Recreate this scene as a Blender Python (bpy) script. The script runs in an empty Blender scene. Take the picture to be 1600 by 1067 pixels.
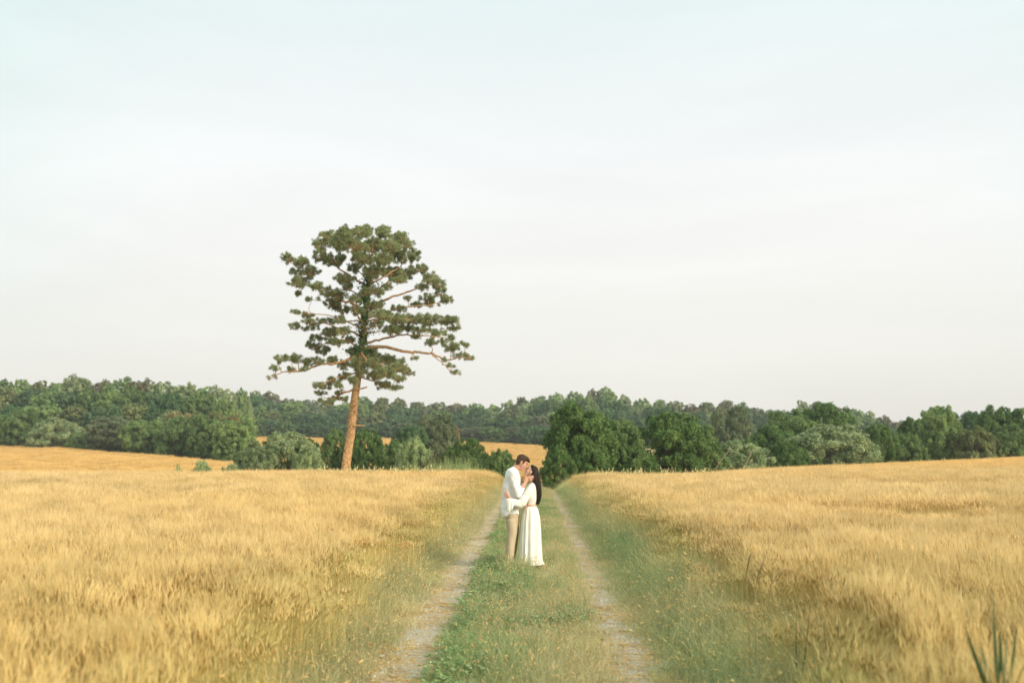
import bpy, math, random
import numpy as np
from mathutils import Vector, Matrix

S = bpy.context.scene
C = S.collection
# ------------------------------------------------------------------ camera
EYE = 1.955
FPX = 1555.6                       # focal length in pixels of the 1600 px wide photograph
PITCH = math.atan((696 - 533.5) / FPX)
YAW = math.radians(1.29)
CAM = np.array([0.05, 0.0, EYE])
FW = np.array([-math.sin(YAW), math.cos(YAW), 0.0])
RT = np.array([math.cos(YAW), math.sin(YAW), 0.0])
cd = bpy.data.cameras.new('camera')
cd.lens = 35.0
cd.sensor_width = 36.0
cd.clip_start = 0.1
cd.clip_end = 8000
cd.dof.use_dof = True
cd.dof.focus_distance = 16.6
cd.dof.aperture_fstop = 1.65
cam = bpy.data.objects.new('camera', cd)
C.objects.link(cam)
cam.location = CAM
cam.rotation_euler = (math.radians(90) + PITCH, 0, YAW)
S.camera = cam

# ------------------------------------------------------------------ sky, sun, exposure
SUN_BEAR = math.radians(128)       # clockwise from +Y: to the right and behind the camera
SUN_EL = math.radians(26)
w = bpy.data.worlds.new('World')
S.world = w
w.use_nodes = True
nt = w.node_tree
nt.nodes.clear()
N = nt.nodes.new
L = nt.links.new
out = N('ShaderNodeOutputWorld')
bg = N('ShaderNodeBackground')
bg.inputs['Strength'].default_value = 0.1
sky = N('ShaderNodeTexSky')
sky.sky_type = 'NISHITA'
sky.sun_disc = False
sky.sun_elevation = SUN_EL
sky.sun_rotation = SUN_BEAR
sky.dust_density = 3.0
sky.air_density = 1.2
tc = N('ShaderNodeTexCoord')
sep = N('ShaderNodeSeparateXYZ')
L(tc.outputs['Generated'], sep.inputs[0])
ramp = N('ShaderNodeValToRGB')      # thin high veil of cloud: warm white low down, pale cyan higher up
cr = ramp.color_ramp
cr.elements[0].position = 0.0
cr.elements[0].color = (0.82, 0.785, 0.715, 1)
cr.elements[1].position = 1.0
cr.elements[1].color = (0.50, 0.70, 0.75, 1)
for p, c in ((0.06, (0.875, 0.86, 0.80)), (0.17, (0.925, 0.92, 0.89)), (0.27, (0.925, 0.94, 0.935)), (0.36, (0.87, 0.93, 0.93)), (0.45, (0.78, 0.90, 0.90)), (0.65, (0.62, 0.80, 0.82))):
    e = cr.elements.new(p)
    e.color = (*c, 1)
L(sep.outputs['Z'], ramp.inputs[0])
mp = N('ShaderNodeMapping')
mp.inputs['Scale'].default_value = (1.0, 1.6, 6.0)
mp.inputs['Rotation'].default_value = (0.0, 0.25, 0.4)
L(tc.outputs['Generated'], mp.inputs[0])
nz = N('ShaderNodeTexNoise')
nz.inputs['Scale'].default_value = 1.6
nz.inputs['Detail'].default_value = 6
nz.inputs['Roughness'].default_value = 0.55
nz.inputs['Distortion'].default_value = 0.6
L(mp.outputs[0], nz.inputs[0])
mr = N('ShaderNodeMapRange')
mr.inputs['From Min'].default_value = 0.35
mr.inputs['From Max'].default_value = 0.7
mr.inputs['To Min'].default_value = 7.45
mr.inputs['To Max'].default_value = 8.05
L(nz.outputs[0], mr.inputs[0])
# the veil is thickest straight ahead and thins to a faint mint sky to either side and overhead
dt = N('ShaderNodeVectorMath')
dt.operation = 'DOT_PRODUCT'
L(tc.outputs['Generated'], dt.inputs[0])
dt.inputs[1].default_value = (0.02, 0.985, 0.17)
mth = N('ShaderNodeMapRange')
mth.interpolation_type = 'SMOOTHSTEP'
mth.inputs['From Min'].default_value = 0.955
mth.inputs['From Max'].default_value = 0.80
mth.inputs['To Min'].default_value = 0.0
mth.inputs['To Max'].default_value = 0.75
L(dt.outputs['Value'], mth.inputs[0])
mint = N('ShaderNodeMix')
mint.data_type = 'RGBA'
mint.inputs[7].default_value = (0.70, 0.87, 0.83, 1)
hor = N('ShaderNodeMapRange')       # low down the haze keeps its warm white all round
hor.inputs['From Min'].default_value = 0.05
hor.inputs['From Max'].default_value = 0.30
L(sep.outputs['Z'], hor.inputs[0])
mul = N('ShaderNodeMath')
mul.operation = 'MULTIPLY'
L(mth.outputs[0], mul.inputs[0])
L(hor.outputs[0], mul.inputs[1])
L(mul.outputs[0], mint.inputs[0])
L(ramp.outputs[0], mint.inputs[6])
vm = N('ShaderNodeVectorMath')
vm.operation = 'SCALE'
L(mint.outputs[2], vm.inputs[0])
L(mr.outputs[0], vm.inputs['Scale'])
mix = N('ShaderNodeMix')
mix.data_type = 'RGBA'
mix.inputs[0].default_value = 0.96
L(sky.outputs[0], mix.inputs[6])
L(vm.outputs[0], mix.inputs[7])
L(mix.outputs[2], bg.inputs[0])
L(bg.outputs[0], out.inputs[0])

sl = bpy.data.lights.new('sun', 'SUN')
sl.energy = 3.0
sl.angle = math.radians(30)
sl.color = (1.0, 0.85, 0.68)
so = bpy.data.objects.new('sun', sl)
C.objects.link(so)
sd = Vector((math.sin(SUN_BEAR) * math.cos(SUN_EL), math.cos(SUN_BEAR) * math.cos(SUN_EL), math.sin(SUN_EL)))
so.rotation_euler = sd.to_track_quat('Z', 'Y').to_euler()
S.view_settings.view_transform = 'Standard'
S.view_settings.look = 'None'
S.view_settings.exposure = 0.45
S.view_settings.gamma = 1.0
S.view_settings.use_curve_mapping = False
S.cycles.max_bounces = 6
S.cycles.diffuse_bounces = 3
S.cycles.transmission_bounces = 4
S.cycles.volume_bounces = 0
S.cycles.caustics_reflective = False
S.cycles.caustics_refractive = False

# ------------------------------------------------------------------ small helpers
def pt(u, v, d):
    """world point seen at photograph pixel (u, v) at horizontal distance d along the view axis"""
    x = (u - 800) / FPX
    y = -(v - 533.5) / FPX
    f = math.cos(PITCH) - y * math.sin(PITCH)
    s = d / f
    return CAM + s * x * RT + d * FW + s * (math.sin(PITCH) + y * math.cos(PITCH)) * np.array([0, 0, 1.0])

def tag(o, label=None, cat=None, group=None, kind=None):
    if label: o['label'] = label
    if cat: o['category'] = cat
    if group: o['group'] = group
    if kind: o['kind'] = kind
    return o

def empty(name, loc, rz=0.0):
    o = bpy.data.objects.new(name, None)
    C.objects.link(o)
    o.location = loc
    o.rotation_euler = (0, 0, rz)
    o.empty_display_size = 0.2
    return o

class G:
    """collects vertices and faces, builds one mesh"""
    def __init__(s):
        s.V = []; s.F = []; s.M = []; s.A = []; s.n = 0
    def add(s, v, f, m=0, a=0.5):
        v = np.asarray(v, float).reshape(-1, 3)
        f = np.asarray(f, int)
        s.V.append(v); s.F.append(f + s.n); s.M.append(m)
        a = np.asarray(a, float)
        s.A.append(np.full(len(v), float(a)) if a.ndim == 0 else a)
        s.n += len(v)
    def mesh(s, name, mats=(), smooth=False):
        me = bpy.data.meshes.new(name)
        V = np.concatenate(s.V)
        loops = np.concatenate([f.ravel() for f in s.F])
        tot = np.concatenate([np.full(len(f), f.shape[1]) for f in s.F])
        mi = np.concatenate([np.full(len(f), m) for f, m in zip(s.F, s.M)])
        st = np.concatenate([[0], np.cumsum(tot)[:-1]])
        me.vertices.add(len(V)); me.vertices.foreach_set('co', V.ravel())
        me.loops.add(len(loops)); me.loops.foreach_set('vertex_index', loops)
        me.polygons.add(len(tot)); me.polygons.foreach_set('loop_start', st)
        me.polygons.foreach_set('loop_total', tot)
        me.polygons.foreach_set('material_index', mi)
        if smooth: me.polygons.foreach_set('use_smooth', np.ones(len(tot), bool))
        me.update(calc_edges=True)
        at = me.attributes.new('shade', 'FLOAT', 'POINT')
        at.data.foreach_set('value', np.concatenate(s.A))
        for m in mats: me.materials.append(m)
        return me
    def obj(s, name, mats=(), parent=None, smooth=False, loc=(0, 0, 0)):
        o = bpy.data.objects.new(name, s.mesh(name, mats, smooth))
        C.objects.link(o)
        o.parent = parent
        o.location = loc
        return o

def nrm(a):
    return a / np.maximum(np.linalg.norm(a, axis=-1, keepdims=True), 1e-9)

def tube(g, pts, radii, n=8, m=0, a=0.5, cap=True, flat=1.0):
    P = np.asarray(pts, float); R = np.asarray(radii, float)
    if R.ndim == 0: R = np.full(len(P), float(R))
    T = nrm(np.gradient(P, axis=0))
    ref = np.array([0.13, 0.99, 0.05]) if abs(T[:, 1]).mean() < 0.8 else np.array([1.0, 0, 0])
    X = nrm(np.cross(np.broadcast_to(ref, T.shape), T)); Y = np.cross(T, X)
    th = np.linspace(0, 2 * np.pi, n, endpoint=False)
    V = P[:, None] + R[:, None, None] * (np.cos(th)[None, :, None] * X[:, None] + flat * np.sin(th)[None, :, None] * Y[:, None])
    k = len(P)
    i = np.arange(k - 1)[:, None] * n; j = np.arange(n)[None]; j2 = (j + 1) % n
    F = np.stack([i + j, i + j2, i + n + j2, i + n + j], -1).reshape(-1, 4)
    g.add(V.reshape(-1, 3), F, m, a)
    if cap:
        for r, s in ((0, -1), (k - 1, 1)):
            c = np.vstack([V[r], P[r]])
            t = np.stack([j[0], (j[0] + 1) % n, np.full(n, n)], -1)
            if s < 0: t = t[:, ::-1]
            g.add(c, t, m, a if np.ndim(a) == 0 else 0.5)

def ball(g, c, r, rot=None, nu=14, nv=9, m=0, a=0.5):
    r = np.broadcast_to(np.asarray(r, float), (3,))
    u = np.linspace(0, 2 * np.pi, nu, endpoint=False)
    v = np.linspace(0, np.pi, nv + 1)[1:-1]
    ring = np.stack([np.outer(np.sin(v), np.cos(u)), np.outer(np.sin(v), np.sin(u)), np.outer(np.cos(v), np.ones(nu))], -1).reshape(-1, 3)
    V = np.vstack([ring, [[0, 0, 1], [0, 0, -1]]]) * r
    if rot is not None: V = V @ np.asarray(rot).T
    V = V + np.asarray(c)
    k = len(v)
    i = np.arange(k - 1)[:, None] * nu; j = np.arange(nu)[None]; j2 = (j + 1) % nu
    F = np.stack([i + j, i + nu + j, i + nu + j2, i + j2], -1).reshape(-1, 4)
    j = j[0]; j2 = j2[0]
    g.add(V, F, m, a)
    # the two end fans use their own vertices so that every face stays with its block
    top = np.vstack([V[:nu], V[-2]]); g.add(top, np.stack([j, j2, np.full(nu, nu)], -1), m, a)
    bot = np.vstack([V[(k - 1) * nu:k * nu], V[-1]]); g.add(bot, np.stack([j2, j, np.full(nu, nu)], -1), m, a)

def catmull(P, k=6):
    P = np.asarray(P, float)
    Q = np.vstack([2 * P[0] - P[1], P, 2 * P[-1] - P[-2]])
    o = []
    for i in range(1, len(Q) - 2):
        t = np.linspace(0, 1, k, endpoint=False)[:, None]
        a, b, c, d = Q[i - 1], Q[i], Q[i + 1], Q[i + 2]
        o.append(0.5 * (2 * b + (c - a) * t + (2 * a - 5 * b + 4 * c - d) * t ** 2 + (3 * b - a - 3 * c + d) * t ** 3))
    o.append(P[-1:])
    return np.vstack(o)

def wob(x, y, seed=0, f=1.0):
    """cheap smooth noise, about -1..1"""
    r = np.random.RandomState(seed)
    s = 0
    for k in range(7):
        a = r.uniform(0, 2 * np.pi); q = f * (0.5 + 0.35 * k) * r.uniform(.8, 1.2); ph = r.uniform(0, 6.28)
        s = s + np.sin(q * (np.cos(a) * x + np.sin(a) * y) + ph + 1.3 * np.sin(0.6 * q * (np.sin(a) * x - np.cos(a) * y) + ph)) / (1 + 0.35 * k)
    return s / 3.2

# ------------------------------------------------------------------ materials
def mat(name):
    m = bpy.data.materials.new(name); m.use_nodes = True
    m.node_tree.nodes.clear()
    return m, m.node_tree.nodes.new, m.node_tree.links.new

def rgb(nn, c):
    n = nn('ShaderNodeRGB'); n.outputs[0].default_value = (*c, 1); return n.outputs[0]

def mixc(nn, ll, fac, a, b, mode='MIX'):
    m = nn('ShaderNodeMix'); m.data_type = 'RGBA'; m.blend_type = mode
    for i, x in ((0, fac), (6, a), (7, b)):
        if isinstance(x, (int, float)): m.inputs[i].default_value = x
        elif isinstance(x, tuple): m.inputs[i].default_value = (*x, 1)
        else: ll(x, m.inputs[i])
    return m.outputs[2]

def noise(nn, ll, scale, detail=3, coord=None, rough=0.55, vscale=None):
    t = nn('ShaderNodeTexNoise'); t.inputs['Scale'].default_value = scale
    t.inputs['Detail'].default_value = detail; t.inputs['Roughness'].default_value = rough
    if coord is None:
        c = nn('ShaderNodeTexCoord'); coord = c.outputs['Object']
    if vscale:
        q = nn('ShaderNodeMapping'); q.inputs['Scale'].default_value = vscale
        ll(coord, q.inputs[0]); coord = q.outputs[0]
    ll(coord, t.inputs[0])
    return t.outputs[0]

def stretch(nn, ll, s, lo, hi, a=0.0, b=1.0):
    r = nn('ShaderNodeMapRange'); r.inputs[1].default_value = lo; r.inputs[2].default_value = hi
    r.inputs[3].default_value = a; r.inputs[4].default_value = b
    ll(s, r.inputs[0]); return r.outputs[0]

def plant_mat(name, c1, c2, trans=0.35, tint='INSTANCER', rand=0.25, gloss=0.0):
    """thin plant matter: colour from c1 to c2 by the 'shade' of each blade, times the tint of the piece"""
    m, nn, ll = mat(name)
    at = nn('ShaderNodeAttribute'); at.attribute_name = 'shade'
    col = mixc(nn, ll, at.outputs['Fac'], c1, c2)
    if tint == 'INSTANCER':
        t = nn('ShaderNodeAttribute'); t.attribute_name = 'tint'; t.attribute_type = 'INSTANCER'
        col = mixc(nn, ll, 1.0, col, t.outputs['Color'], 'MULTIPLY')
    elif tint == 'OBJECT':
        oi = nn('ShaderNodeObjectInfo')
        col = mixc(nn, ll, 1.0, col, oi.outputs['Color'], 'MULTIPLY')
        ns = noise(nn, ll, 0.7, 2)
        col = mixc(nn, ll, 1.0, col, stretchc(nn, ll, ns, 0.3, 0.7, 1 - rand, 1 + rand), 'MULTIPLY')
    d = nn('ShaderNodeBsdfDiffuse'); tr = nn('ShaderNodeBsdfTranslucent')
    ll(col, d.inputs[0]); ll(col, tr.inputs[0])
    mx = nn('ShaderNodeMixShader'); mx.inputs[0].default_value = trans
    ll(d.outputs[0], mx.inputs[1]); ll(tr.outputs[0], mx.inputs[2])
    res = mx.outputs[0]
    if gloss:
        gl = nn('ShaderNodeBsdfGlossy'); gl.inputs['Roughness'].default_value = 0.45
        m2 = nn('ShaderNodeMixShader'); m2.inputs[0].default_value = gloss
        ll(res, m2.inputs[1]); ll(gl.outputs[0], m2.inputs[2]); res = m2.outputs[0]
    o = nn('ShaderNodeOutputMaterial'); ll(res, o.inputs[0])
    return m

def stretchc(nn, ll, s, lo, hi, a, b):
    v = stretch(nn, ll, s, lo, hi, a, b)
    c = nn('ShaderNodeCombineColor')
    for i in range(3): ll(v, c.inputs[i])
    return c.outputs[0]

def solid(name, c1, c2=None, scale=20, rough=0.8, bump=0.0, bscale=40, vscale=None, sss=0.0, detail=4):
    m, nn, ll = mat(name)
    p = nn('ShaderNodeBsdfPrincipled'); p.inputs['Roughness'].default_value = rough
    if 'Specular IOR Level' in p.inputs: p.inputs['Specular IOR Level'].default_value = 0.25
    if c2:
        n = noise(nn, ll, scale, detail, vscale=vscale)
        ll(mixc(nn, ll, stretch(nn, ll, n, 0.35, 0.65), c1, c2), p.inputs['Base Color'])
    else: p.inputs['Base Color'].default_value = (*c1, 1)
    if sss:
        p.inputs['Subsurface Weight'].default_value = sss
        p.inputs['Subsurface Radius'].default_value = (0.02, 0.008, 0.005)
        p.inputs['Subsurface Scale'].default_value = 0.5
    if bump:
        b = nn('ShaderNodeBump'); b.inputs['Strength'].default_value = bump; b.inputs['Distance'].default_value = 0.02
        ll(noise(nn, ll, bscale, 5, vscale=vscale), b.inputs['Height']); ll(b.outputs[0], p.inputs['Normal'])
    o = nn('ShaderNodeOutputMaterial'); ll(p.outputs[0], o.inputs[0])
    return m

# ------------------------------------------------------------------ terrain
COLS = {
    -400: [(0, 0), (40, 0), (60, -.5), (100, -1.2), (215, 2.0), (290, 8), (420, 11)],
    0:    [(0, 0), (40, 0), (60, -.6), (100, -1.75), (205, .9), (270, 6.4), (420, 10)],
    200:  [(0, 0), (40, 0), (60, -.7), (95, -1.6), (170, -.26), (235, 4.3), (420, 8)],
    365:  [(0, 0), (40, 0), (60, -.7), (90, -1.7), (145, -1.3), (215, 1.2), (420, 6)],
    440:  [(0, 0), (42, 0), (58, -.6), (85, -1.9), (150, -1.9), (240, 0), (330, 3.6), (420, 5.8)],
    500:  [(0, 0), (42, 0), (56, -.6), (80, -1.9), (180, -1.9), (260, 0.7), (330, 3.8), (420, 5.8)],
    650:  [(0, 0), (42, 0), (56, -.6), (80, -1.9), (180, -1.9), (260, 0.6), (330, 3.6), (420, 5.5)],
    720:  [(0, 0), (42, 0), (56, -.5), (90, -2.1), (190, -1.9), (320, 2.3), (420, 5)],
    850:  [(0, 0), (46, 0), (60, -.6), (100, -2.3), (200, -1.7), (300, .9), (370, 6.0), (500, 7)],
    1000: [(0, 0), (32, -.0), (45, -.3), (60, -1.2), (80, -2.2), (200, -1.6), (300, 1), (370, 5.5), (500, 6)],
    1200: [(0, 0), (40, 0), (60, -.2), (80, -1.1), (110, -1.7), (300, 1), (370, 2), (500, 3)],
    1400: [(0, 0), (55, 0), (80, -.25), (115, -1.5), (300, -1), (370, -1), (500, 0)],
    1600: [(0, 0), (60, .1), (110, 0), (135, -.8), (300, -1), (500, 0)],
    2000: [(0, 0), (60, .4), (120, .6), (300, 0), (500, 0)],
}
UG = np.arange(-600, 2401, 20.0)
DG = np.arange(0, 521, 1.0)
_k = sorted(COLS)
_tab = np.array([np.interp(DG, [p[0] for p in COLS[k]], [p[1] for p in COLS[k]]) for k in _k])
HG = np.array([[np.interp(u, _k, _tab[:, j]) for j in range(len(DG))] for u in UG])
def gauss(a, s, axis):
    r = int(3 * s); k = np.exp(-0.5 * (np.arange(-r, r + 1) / s) ** 2); k /= k.sum()
    a = np.moveaxis(a, axis, 0)
    p = np.concatenate([np.repeat(a[:1], r, 0), a, np.repeat(a[-1:], r, 0)])
    o = sum(k[i] * p[i:i + len(a)] for i in range(2 * r + 1))
    return np.moveaxis(o, 0, axis)
HG = gauss(gauss(HG, 3.5, 0), 4.0, 1)

def polar(x, y):
    rx = x - CAM[0]; ry = y - CAM[1]
    lat = rx * RT[0] + ry * RT[1]; dep = rx * FW[0] + ry * FW[1]
    r = np.hypot(lat, dep)
    dd = np.maximum(dep, r * 0.62)
    return 800 + FPX * lat / np.maximum(dd, .1), dd

def H(x, y):
    x = np.asarray(x, float); y = np.asarray(y, float)
    u, d = polar(x, y)
    a = np.clip((u - UG[0]) / 20.0, 0, len(UG) - 1.001); b = np.clip(d, 0, len(DG) - 1.001)
    i = a.astype(int); j = b.astype(int); fa = a - i; fb = b - j
    h = (HG[i, j] * (1 - fa) * (1 - fb) + HG[i + 1, j] * fa * (1 - fb) + HG[i, j + 1] * (1 - fa) * fb + HG[i + 1, j + 1] * fa * fb)
    return h + 0.02 * wob(x, y, 3, 0.5)

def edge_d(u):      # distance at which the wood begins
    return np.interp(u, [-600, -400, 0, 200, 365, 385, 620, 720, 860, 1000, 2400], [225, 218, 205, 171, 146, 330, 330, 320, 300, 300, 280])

def on_track(x, y):
    return np.abs(x)

g = G()
az = np.concatenate([np.linspace(-38, 38, 420), np.linspace(40, 320, 100)]) * math.pi / 180
rr = np.concatenate([np.arange(0.3, 60, 0.5), np.arange(60, 130, 1.2), np.arange(130, 400, 3.5), [420, 460, 520, 700, 1000, 1600, 2600, 4000]])
A, R = np.meshgrid(az, rr, indexing='ij')
dirx = np.sin(A) * FW[1] * 1.0 + np.cos(A) * FW[0]
X = CAM[0] + R * (np.cos(A) * FW[0] + np.sin(A) * RT[0]); Y = CAM[1] + R * (np.cos(A) * FW[1] + np.sin(A) * RT[1])
Z = H(X, Y)
uu, dd = polar(X, Y)
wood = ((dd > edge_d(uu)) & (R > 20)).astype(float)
n1, n2 = A.shape
i = np.arange(n1)[:, None]; j = np.arange(n2 - 1)[None]
F = np.stack([i * n2 + j + 0 * i, i * n2 + j + 1, ((i + 1) % n1) * n2 + j + 1, ((i + 1) % n1) * n2 + j], -1).reshape(-1, 4)[:, ::-1]
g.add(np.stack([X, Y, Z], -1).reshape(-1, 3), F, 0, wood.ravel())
V = np.vstack([np.stack([X[:, 0], Y[:, 0], Z[:, 0]], -1), [[CAM[0], 0, 0]]])
k = np.arange(n1)
g.add(V, np.stack([(k + 1) % n1, k, np.full(n1, n1)], -1), 0, 0.0)

m, nn, ll = mat('soil_and_turf')
tcn = nn('ShaderNodeTexCoord'); oc = tcn.outputs['Object']
sx = nn('ShaderNodeSeparateXYZ'); ll(oc, sx.inputs[0])
ab = nn('ShaderNodeMath'); ab.operation = 'ABSOLUTE'; ll(sx.outputs[0], ab.inputs[0])
nb = noise(nn, ll, 1.5, 4, oc)
ad = nn('ShaderNodeMath'); ad.operation = 'ADD'; ll(ab.outputs[0], ad.inputs[0]); ll(stretch(nn, ll, nb, 0, 1, -.5, .5), ad.inputs[1])
trk = stretch(nn, ll, ad.outputs[0], 1.9, 2.4)
n3 = noise(nn, ll, 3.0, 5, oc)
n4 = noise(nn, ll, 14.0, 5, oc)
grass = mixc(nn, ll, stretch(nn, ll, n3, .4, .6), (.22, .24, .12), (.36, .32, .18))
grass = mixc(nn, ll, stretch(nn, ll, n4, .45, .65), grass, (.24, .21, .13))
straw = mixc(nn, ll, stretch(nn, ll, n4, .35, .65), (.46, .34, .17), (.58, .45, .25))
straw = mixc(nn, ll, stretch(nn, ll, noise(nn, ll, .06, 3, oc), .4, .65), straw, (.56, .36, .13))
col = mixc(nn, ll, trk, grass, straw)
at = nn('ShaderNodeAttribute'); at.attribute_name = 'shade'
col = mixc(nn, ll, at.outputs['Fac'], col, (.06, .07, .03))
p = nn('ShaderNodeBsdfDiffuse'); ll(col, p.inputs[0])
bm = nn('ShaderNodeBump'); bm.inputs['Strength'].default_value = .8; bm.inputs['Distance'].default_value = .05
ll(n4, bm.inputs['Height']); ll(bm.outputs[0], p.inputs['Normal'])
o = nn('ShaderNodeOutputMaterial'); ll(p.outputs[0], o.inputs[0])
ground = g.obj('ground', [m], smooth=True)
tag(ground, 'gently rolling field soil and turf under the crops', kind='structure')

# ------------------------------------------------------------------ wheel ruts
m, nn, ll = mat('pale_gravel')
oc = nn('ShaderNodeTexCoord').outputs['Object']
n1_ = noise(nn, ll, 60, 6, oc, .7); n2_ = noise(nn, ll, 5, 5, oc); n5_ = noise(nn, ll, 9, 4, oc, .6, (1.0, 2.6, 1))
vor = nn('ShaderNodeTexVoronoi'); vor.inputs['Scale'].default_value = 42; ll(oc, vor.inputs[0])
stone = mixc(nn, ll, vor.outputs['Color'], (.60, .52, .40), (.84, .76, .62))
hs = nn('ShaderNodeHueSaturation'); hs.inputs['Saturation'].default_value = .5; ll(stone, hs.inputs['Color']); stone = hs.outputs[0]
stone = mixc(nn, ll, stretch(nn, ll, n1_, .3, .7), stone, (.54, .46, .33))
stone = mixc(nn, ll, stretch(nn, ll, n2_, .45, .62), stone, (.58, .49, .34))
stone = mixc(nn, ll, stretch(nn, ll, n5_, .49, .60), stone, (.62, .46, .24))
p = nn('ShaderNodeBsdfDiffuse'); ll(stone, p.inputs[0])
bm = nn('ShaderNodeBump'); bm.inputs['Strength'].default_value = 1.0; bm.inputs['Distance'].default_value = .02
adn = nn('ShaderNodeMath'); adn.operation = 'SUBTRACT'; ll(n1_, adn.inputs[0]); ll(vor.outputs['Distance'], adn.inputs[1])
ll(adn.outputs[0], bm.inputs['Height']); ll(bm.outputs[0], p.inputs['Normal'])
o = nn('ShaderNodeOutputMaterial'); ll(p.outputs[0], o.inputs[0])
M_gravel = m
RUTS = {'l': (-1.42, -.67), 'r': (.68, 1.15)}
def rut_edges(y, s):
    a, b = RUTS[s]
    if s == 'l': a = a + np.clip((14 - y) * 0.004, 0, .04); 
    a = a + .13 * wob(y * 2.2, 0 * y, 5 if s == 'l' else 6, .7) + .05 * wob(y, 0 * y, 15, 5); b = b + .10 * wob(y * 2.2, 0 * y + 9, 7 if s == 'l' else 8, .7) + .05 * wob(y, 0 * y, 16, 5)
    return a, b
for s, lab in (('l', 'pale gravel wheel rut left of the couple, strewn with straw'), ('r', 'narrow pale gravel wheel rut right of the couple')):
    ys = np.arange(0.5, 56, 0.08)
    a, b = rut_edges(ys, s)
    t = np.linspace(0, 1, 14)
    xs = a[:, None] + (b - a)[:, None] * t
    yy = np.repeat(ys[:, None], 14, 1)
    z = H(xs, yy) + .006 + .012 * (1 + wob(xs * 9, yy * 9, 11, 1.5)) * np.sin(np.pi * t)[None] ** .5
    k1, k2 = xs.shape
    i = np.arange(k1 - 1)[:, None]; j = np.arange(k2 - 1)[None]
    F = np.stack([i * k2 + j, i * k2 + j + 1, (i + 1) * k2 + j + 1, (i + 1) * k2 + j], -1).reshape(-1, 4)
    g = G(); g.add(np.stack([xs, yy, z], -1).reshape(-1, 3), F)
    tag(g.obj('wheel_rut', [M_gravel], smooth=True), lab, kind='structure')
# ------------------------------------------------------------------ tiles of grass and wheat, scattered with geometry nodes
def blades(g, rng, base, h, wid, lean, k=3, m=0, a=None, tipw=0.05, bow=2.0, yaw=None):
    """ribbon blades: base (n,3), height, width, lean (n,2) horizontal travel of the tip"""
    n = len(base)
    h = np.broadcast_to(h, (n,)); wid = np.broadcast_to(wid, (n,))
    th = rng.uniform(0, np.pi, n) if yaw is None else yaw
    side = np.stack([np.cos(th), np.sin(th), 0 * th], -1)
    t = np.linspace(0, 1, k + 1)
    c = base[:, None, :] + 0.0
    c = np.repeat(c, k + 1, 1)
    c[:, :, :2] += lean[:, None, :] * (t ** bow)[None, :, None]
    c[:, :, 2] += h[:, None] * (t - 0.12 * t ** 3)[None]
    ww = (wid[:, None] * (1 - (1 - tipw) * t ** 1.5)[None])[:, :, None] * 0.5
    V = np.stack([c - side[:, None] * ww, c + side[:, None] * ww], 2)     # n,k+1,2,3
    i = np.arange(n)[:, None] * (2 * (k + 1)); j = np.arange(k)[None] * 2
    F = np.stack([i + j, i + j + 1, i + j + 3, i + j + 2], -1).reshape(-1, 4)
    if a is None: a = rng.uniform(0, 1, n)
    g.add(V.reshape(-1, 3), F, m, np.repeat(np.broadcast_to(a, (n,)), 2 * (k + 1)))
    tip = c[:, -1]; d = nrm(c[:, -1] - c[:, -2])
    return tip, d

def heads(g, rng, tip, d, ln, r, m=1, a=None, awn=0.06, nawn=3):
    n = len(tip)
    if a is None: a = rng.uniform(0, 1, n)
    ref = np.tile([0.3, 0.9, 0.1], (n, 1)); x = nrm(np.cross(ref, d)); y = np.cross(x, d)
    L_ = np.broadcast_to(ln, (n,))[:, None]; r = np.broadcast_to(r, (n,))[:, None]
    pts = [tip - d * .005]
    for q in range(4):
        an = q * np.pi / 2
        pts.append(tip + d * L_ * .4 + (x * np.cos(an) + y * np.sin(an)) * r)
    pts.append(tip + d * L_)
    V = np.stack(pts, 1)
    f = []
    for q in range(4):
        f += [(0, 1 + q, 1 + (q + 1) % 4), (5, 1 + (q + 1) % 4, 1 + q)]
    F = (np.arange(n)[:, None, None] * 6 + np.array(f)[None]).reshape(-1, 3)
    g.add(V.reshape(-1, 3), F, m, np.repeat(a, 6))
    for q in range(nawn):
        o = nrm(rng.normal(size=(n, 3)))
        e = tip + d * L_ * rng.uniform(.3, 1, (n, 1)); s = x * .0016 * (r / .008)
        V = np.stack([e - s, e + s, e + nrm(d + .35 * o) * awn], 1)
        g.add(V.reshape(-1, 3), np.arange(n * 3).reshape(-1, 3), m, np.repeat(np.minimum(a + .3, 1), 3))

def rbase(rng, n, size):
    b = np.zeros((n, 3)); b[:, :2] = rng.uniform(-size / 2, size / 2, (n, 2)); return b

def wheat_tile(seed, n=80, size=.38, fat=1.0, k=4):
    rng = np.random.default_rng(seed); g = G()
    b = rbase(rng, n, size)
    h = rng.normal(.87, .045, n); bias = rng.normal(0, .018, 2)
    lean = rng.normal(0, .04, (n, 2)) + bias
    sh = rng.uniform(0, 1, n)
    tip, d = blades(g, rng, b, h, .0036 * fat, lean, k, 0, sh, .6)
    d = nrm(d + np.stack([lean[:, 0] * 5, lean[:, 1] * 5, rng.uniform(-.1, .8, n)], -1) * .4)
    heads(g, rng, tip, d, rng.uniform(.075, .115, n), .0058 * fat, 1, None, .11, 4)
    # dry flag leaves hanging off the stems
    q = rng.choice(n, int(n * .8)); t = rng.uniform(.35, .85, len(q))
    lb = b[q].copy(); lb[:, :2] += lean[q] * (t ** 2)[:, None]; lb[:, 2] = h[q] * t
    blades(g, rng, lb, rng.uniform(-.16, .06, len(q)), .006 * fat, rng.normal(0, .045, (len(q), 2)), 2, 2, None, .1, 1.0)
    return g

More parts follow.
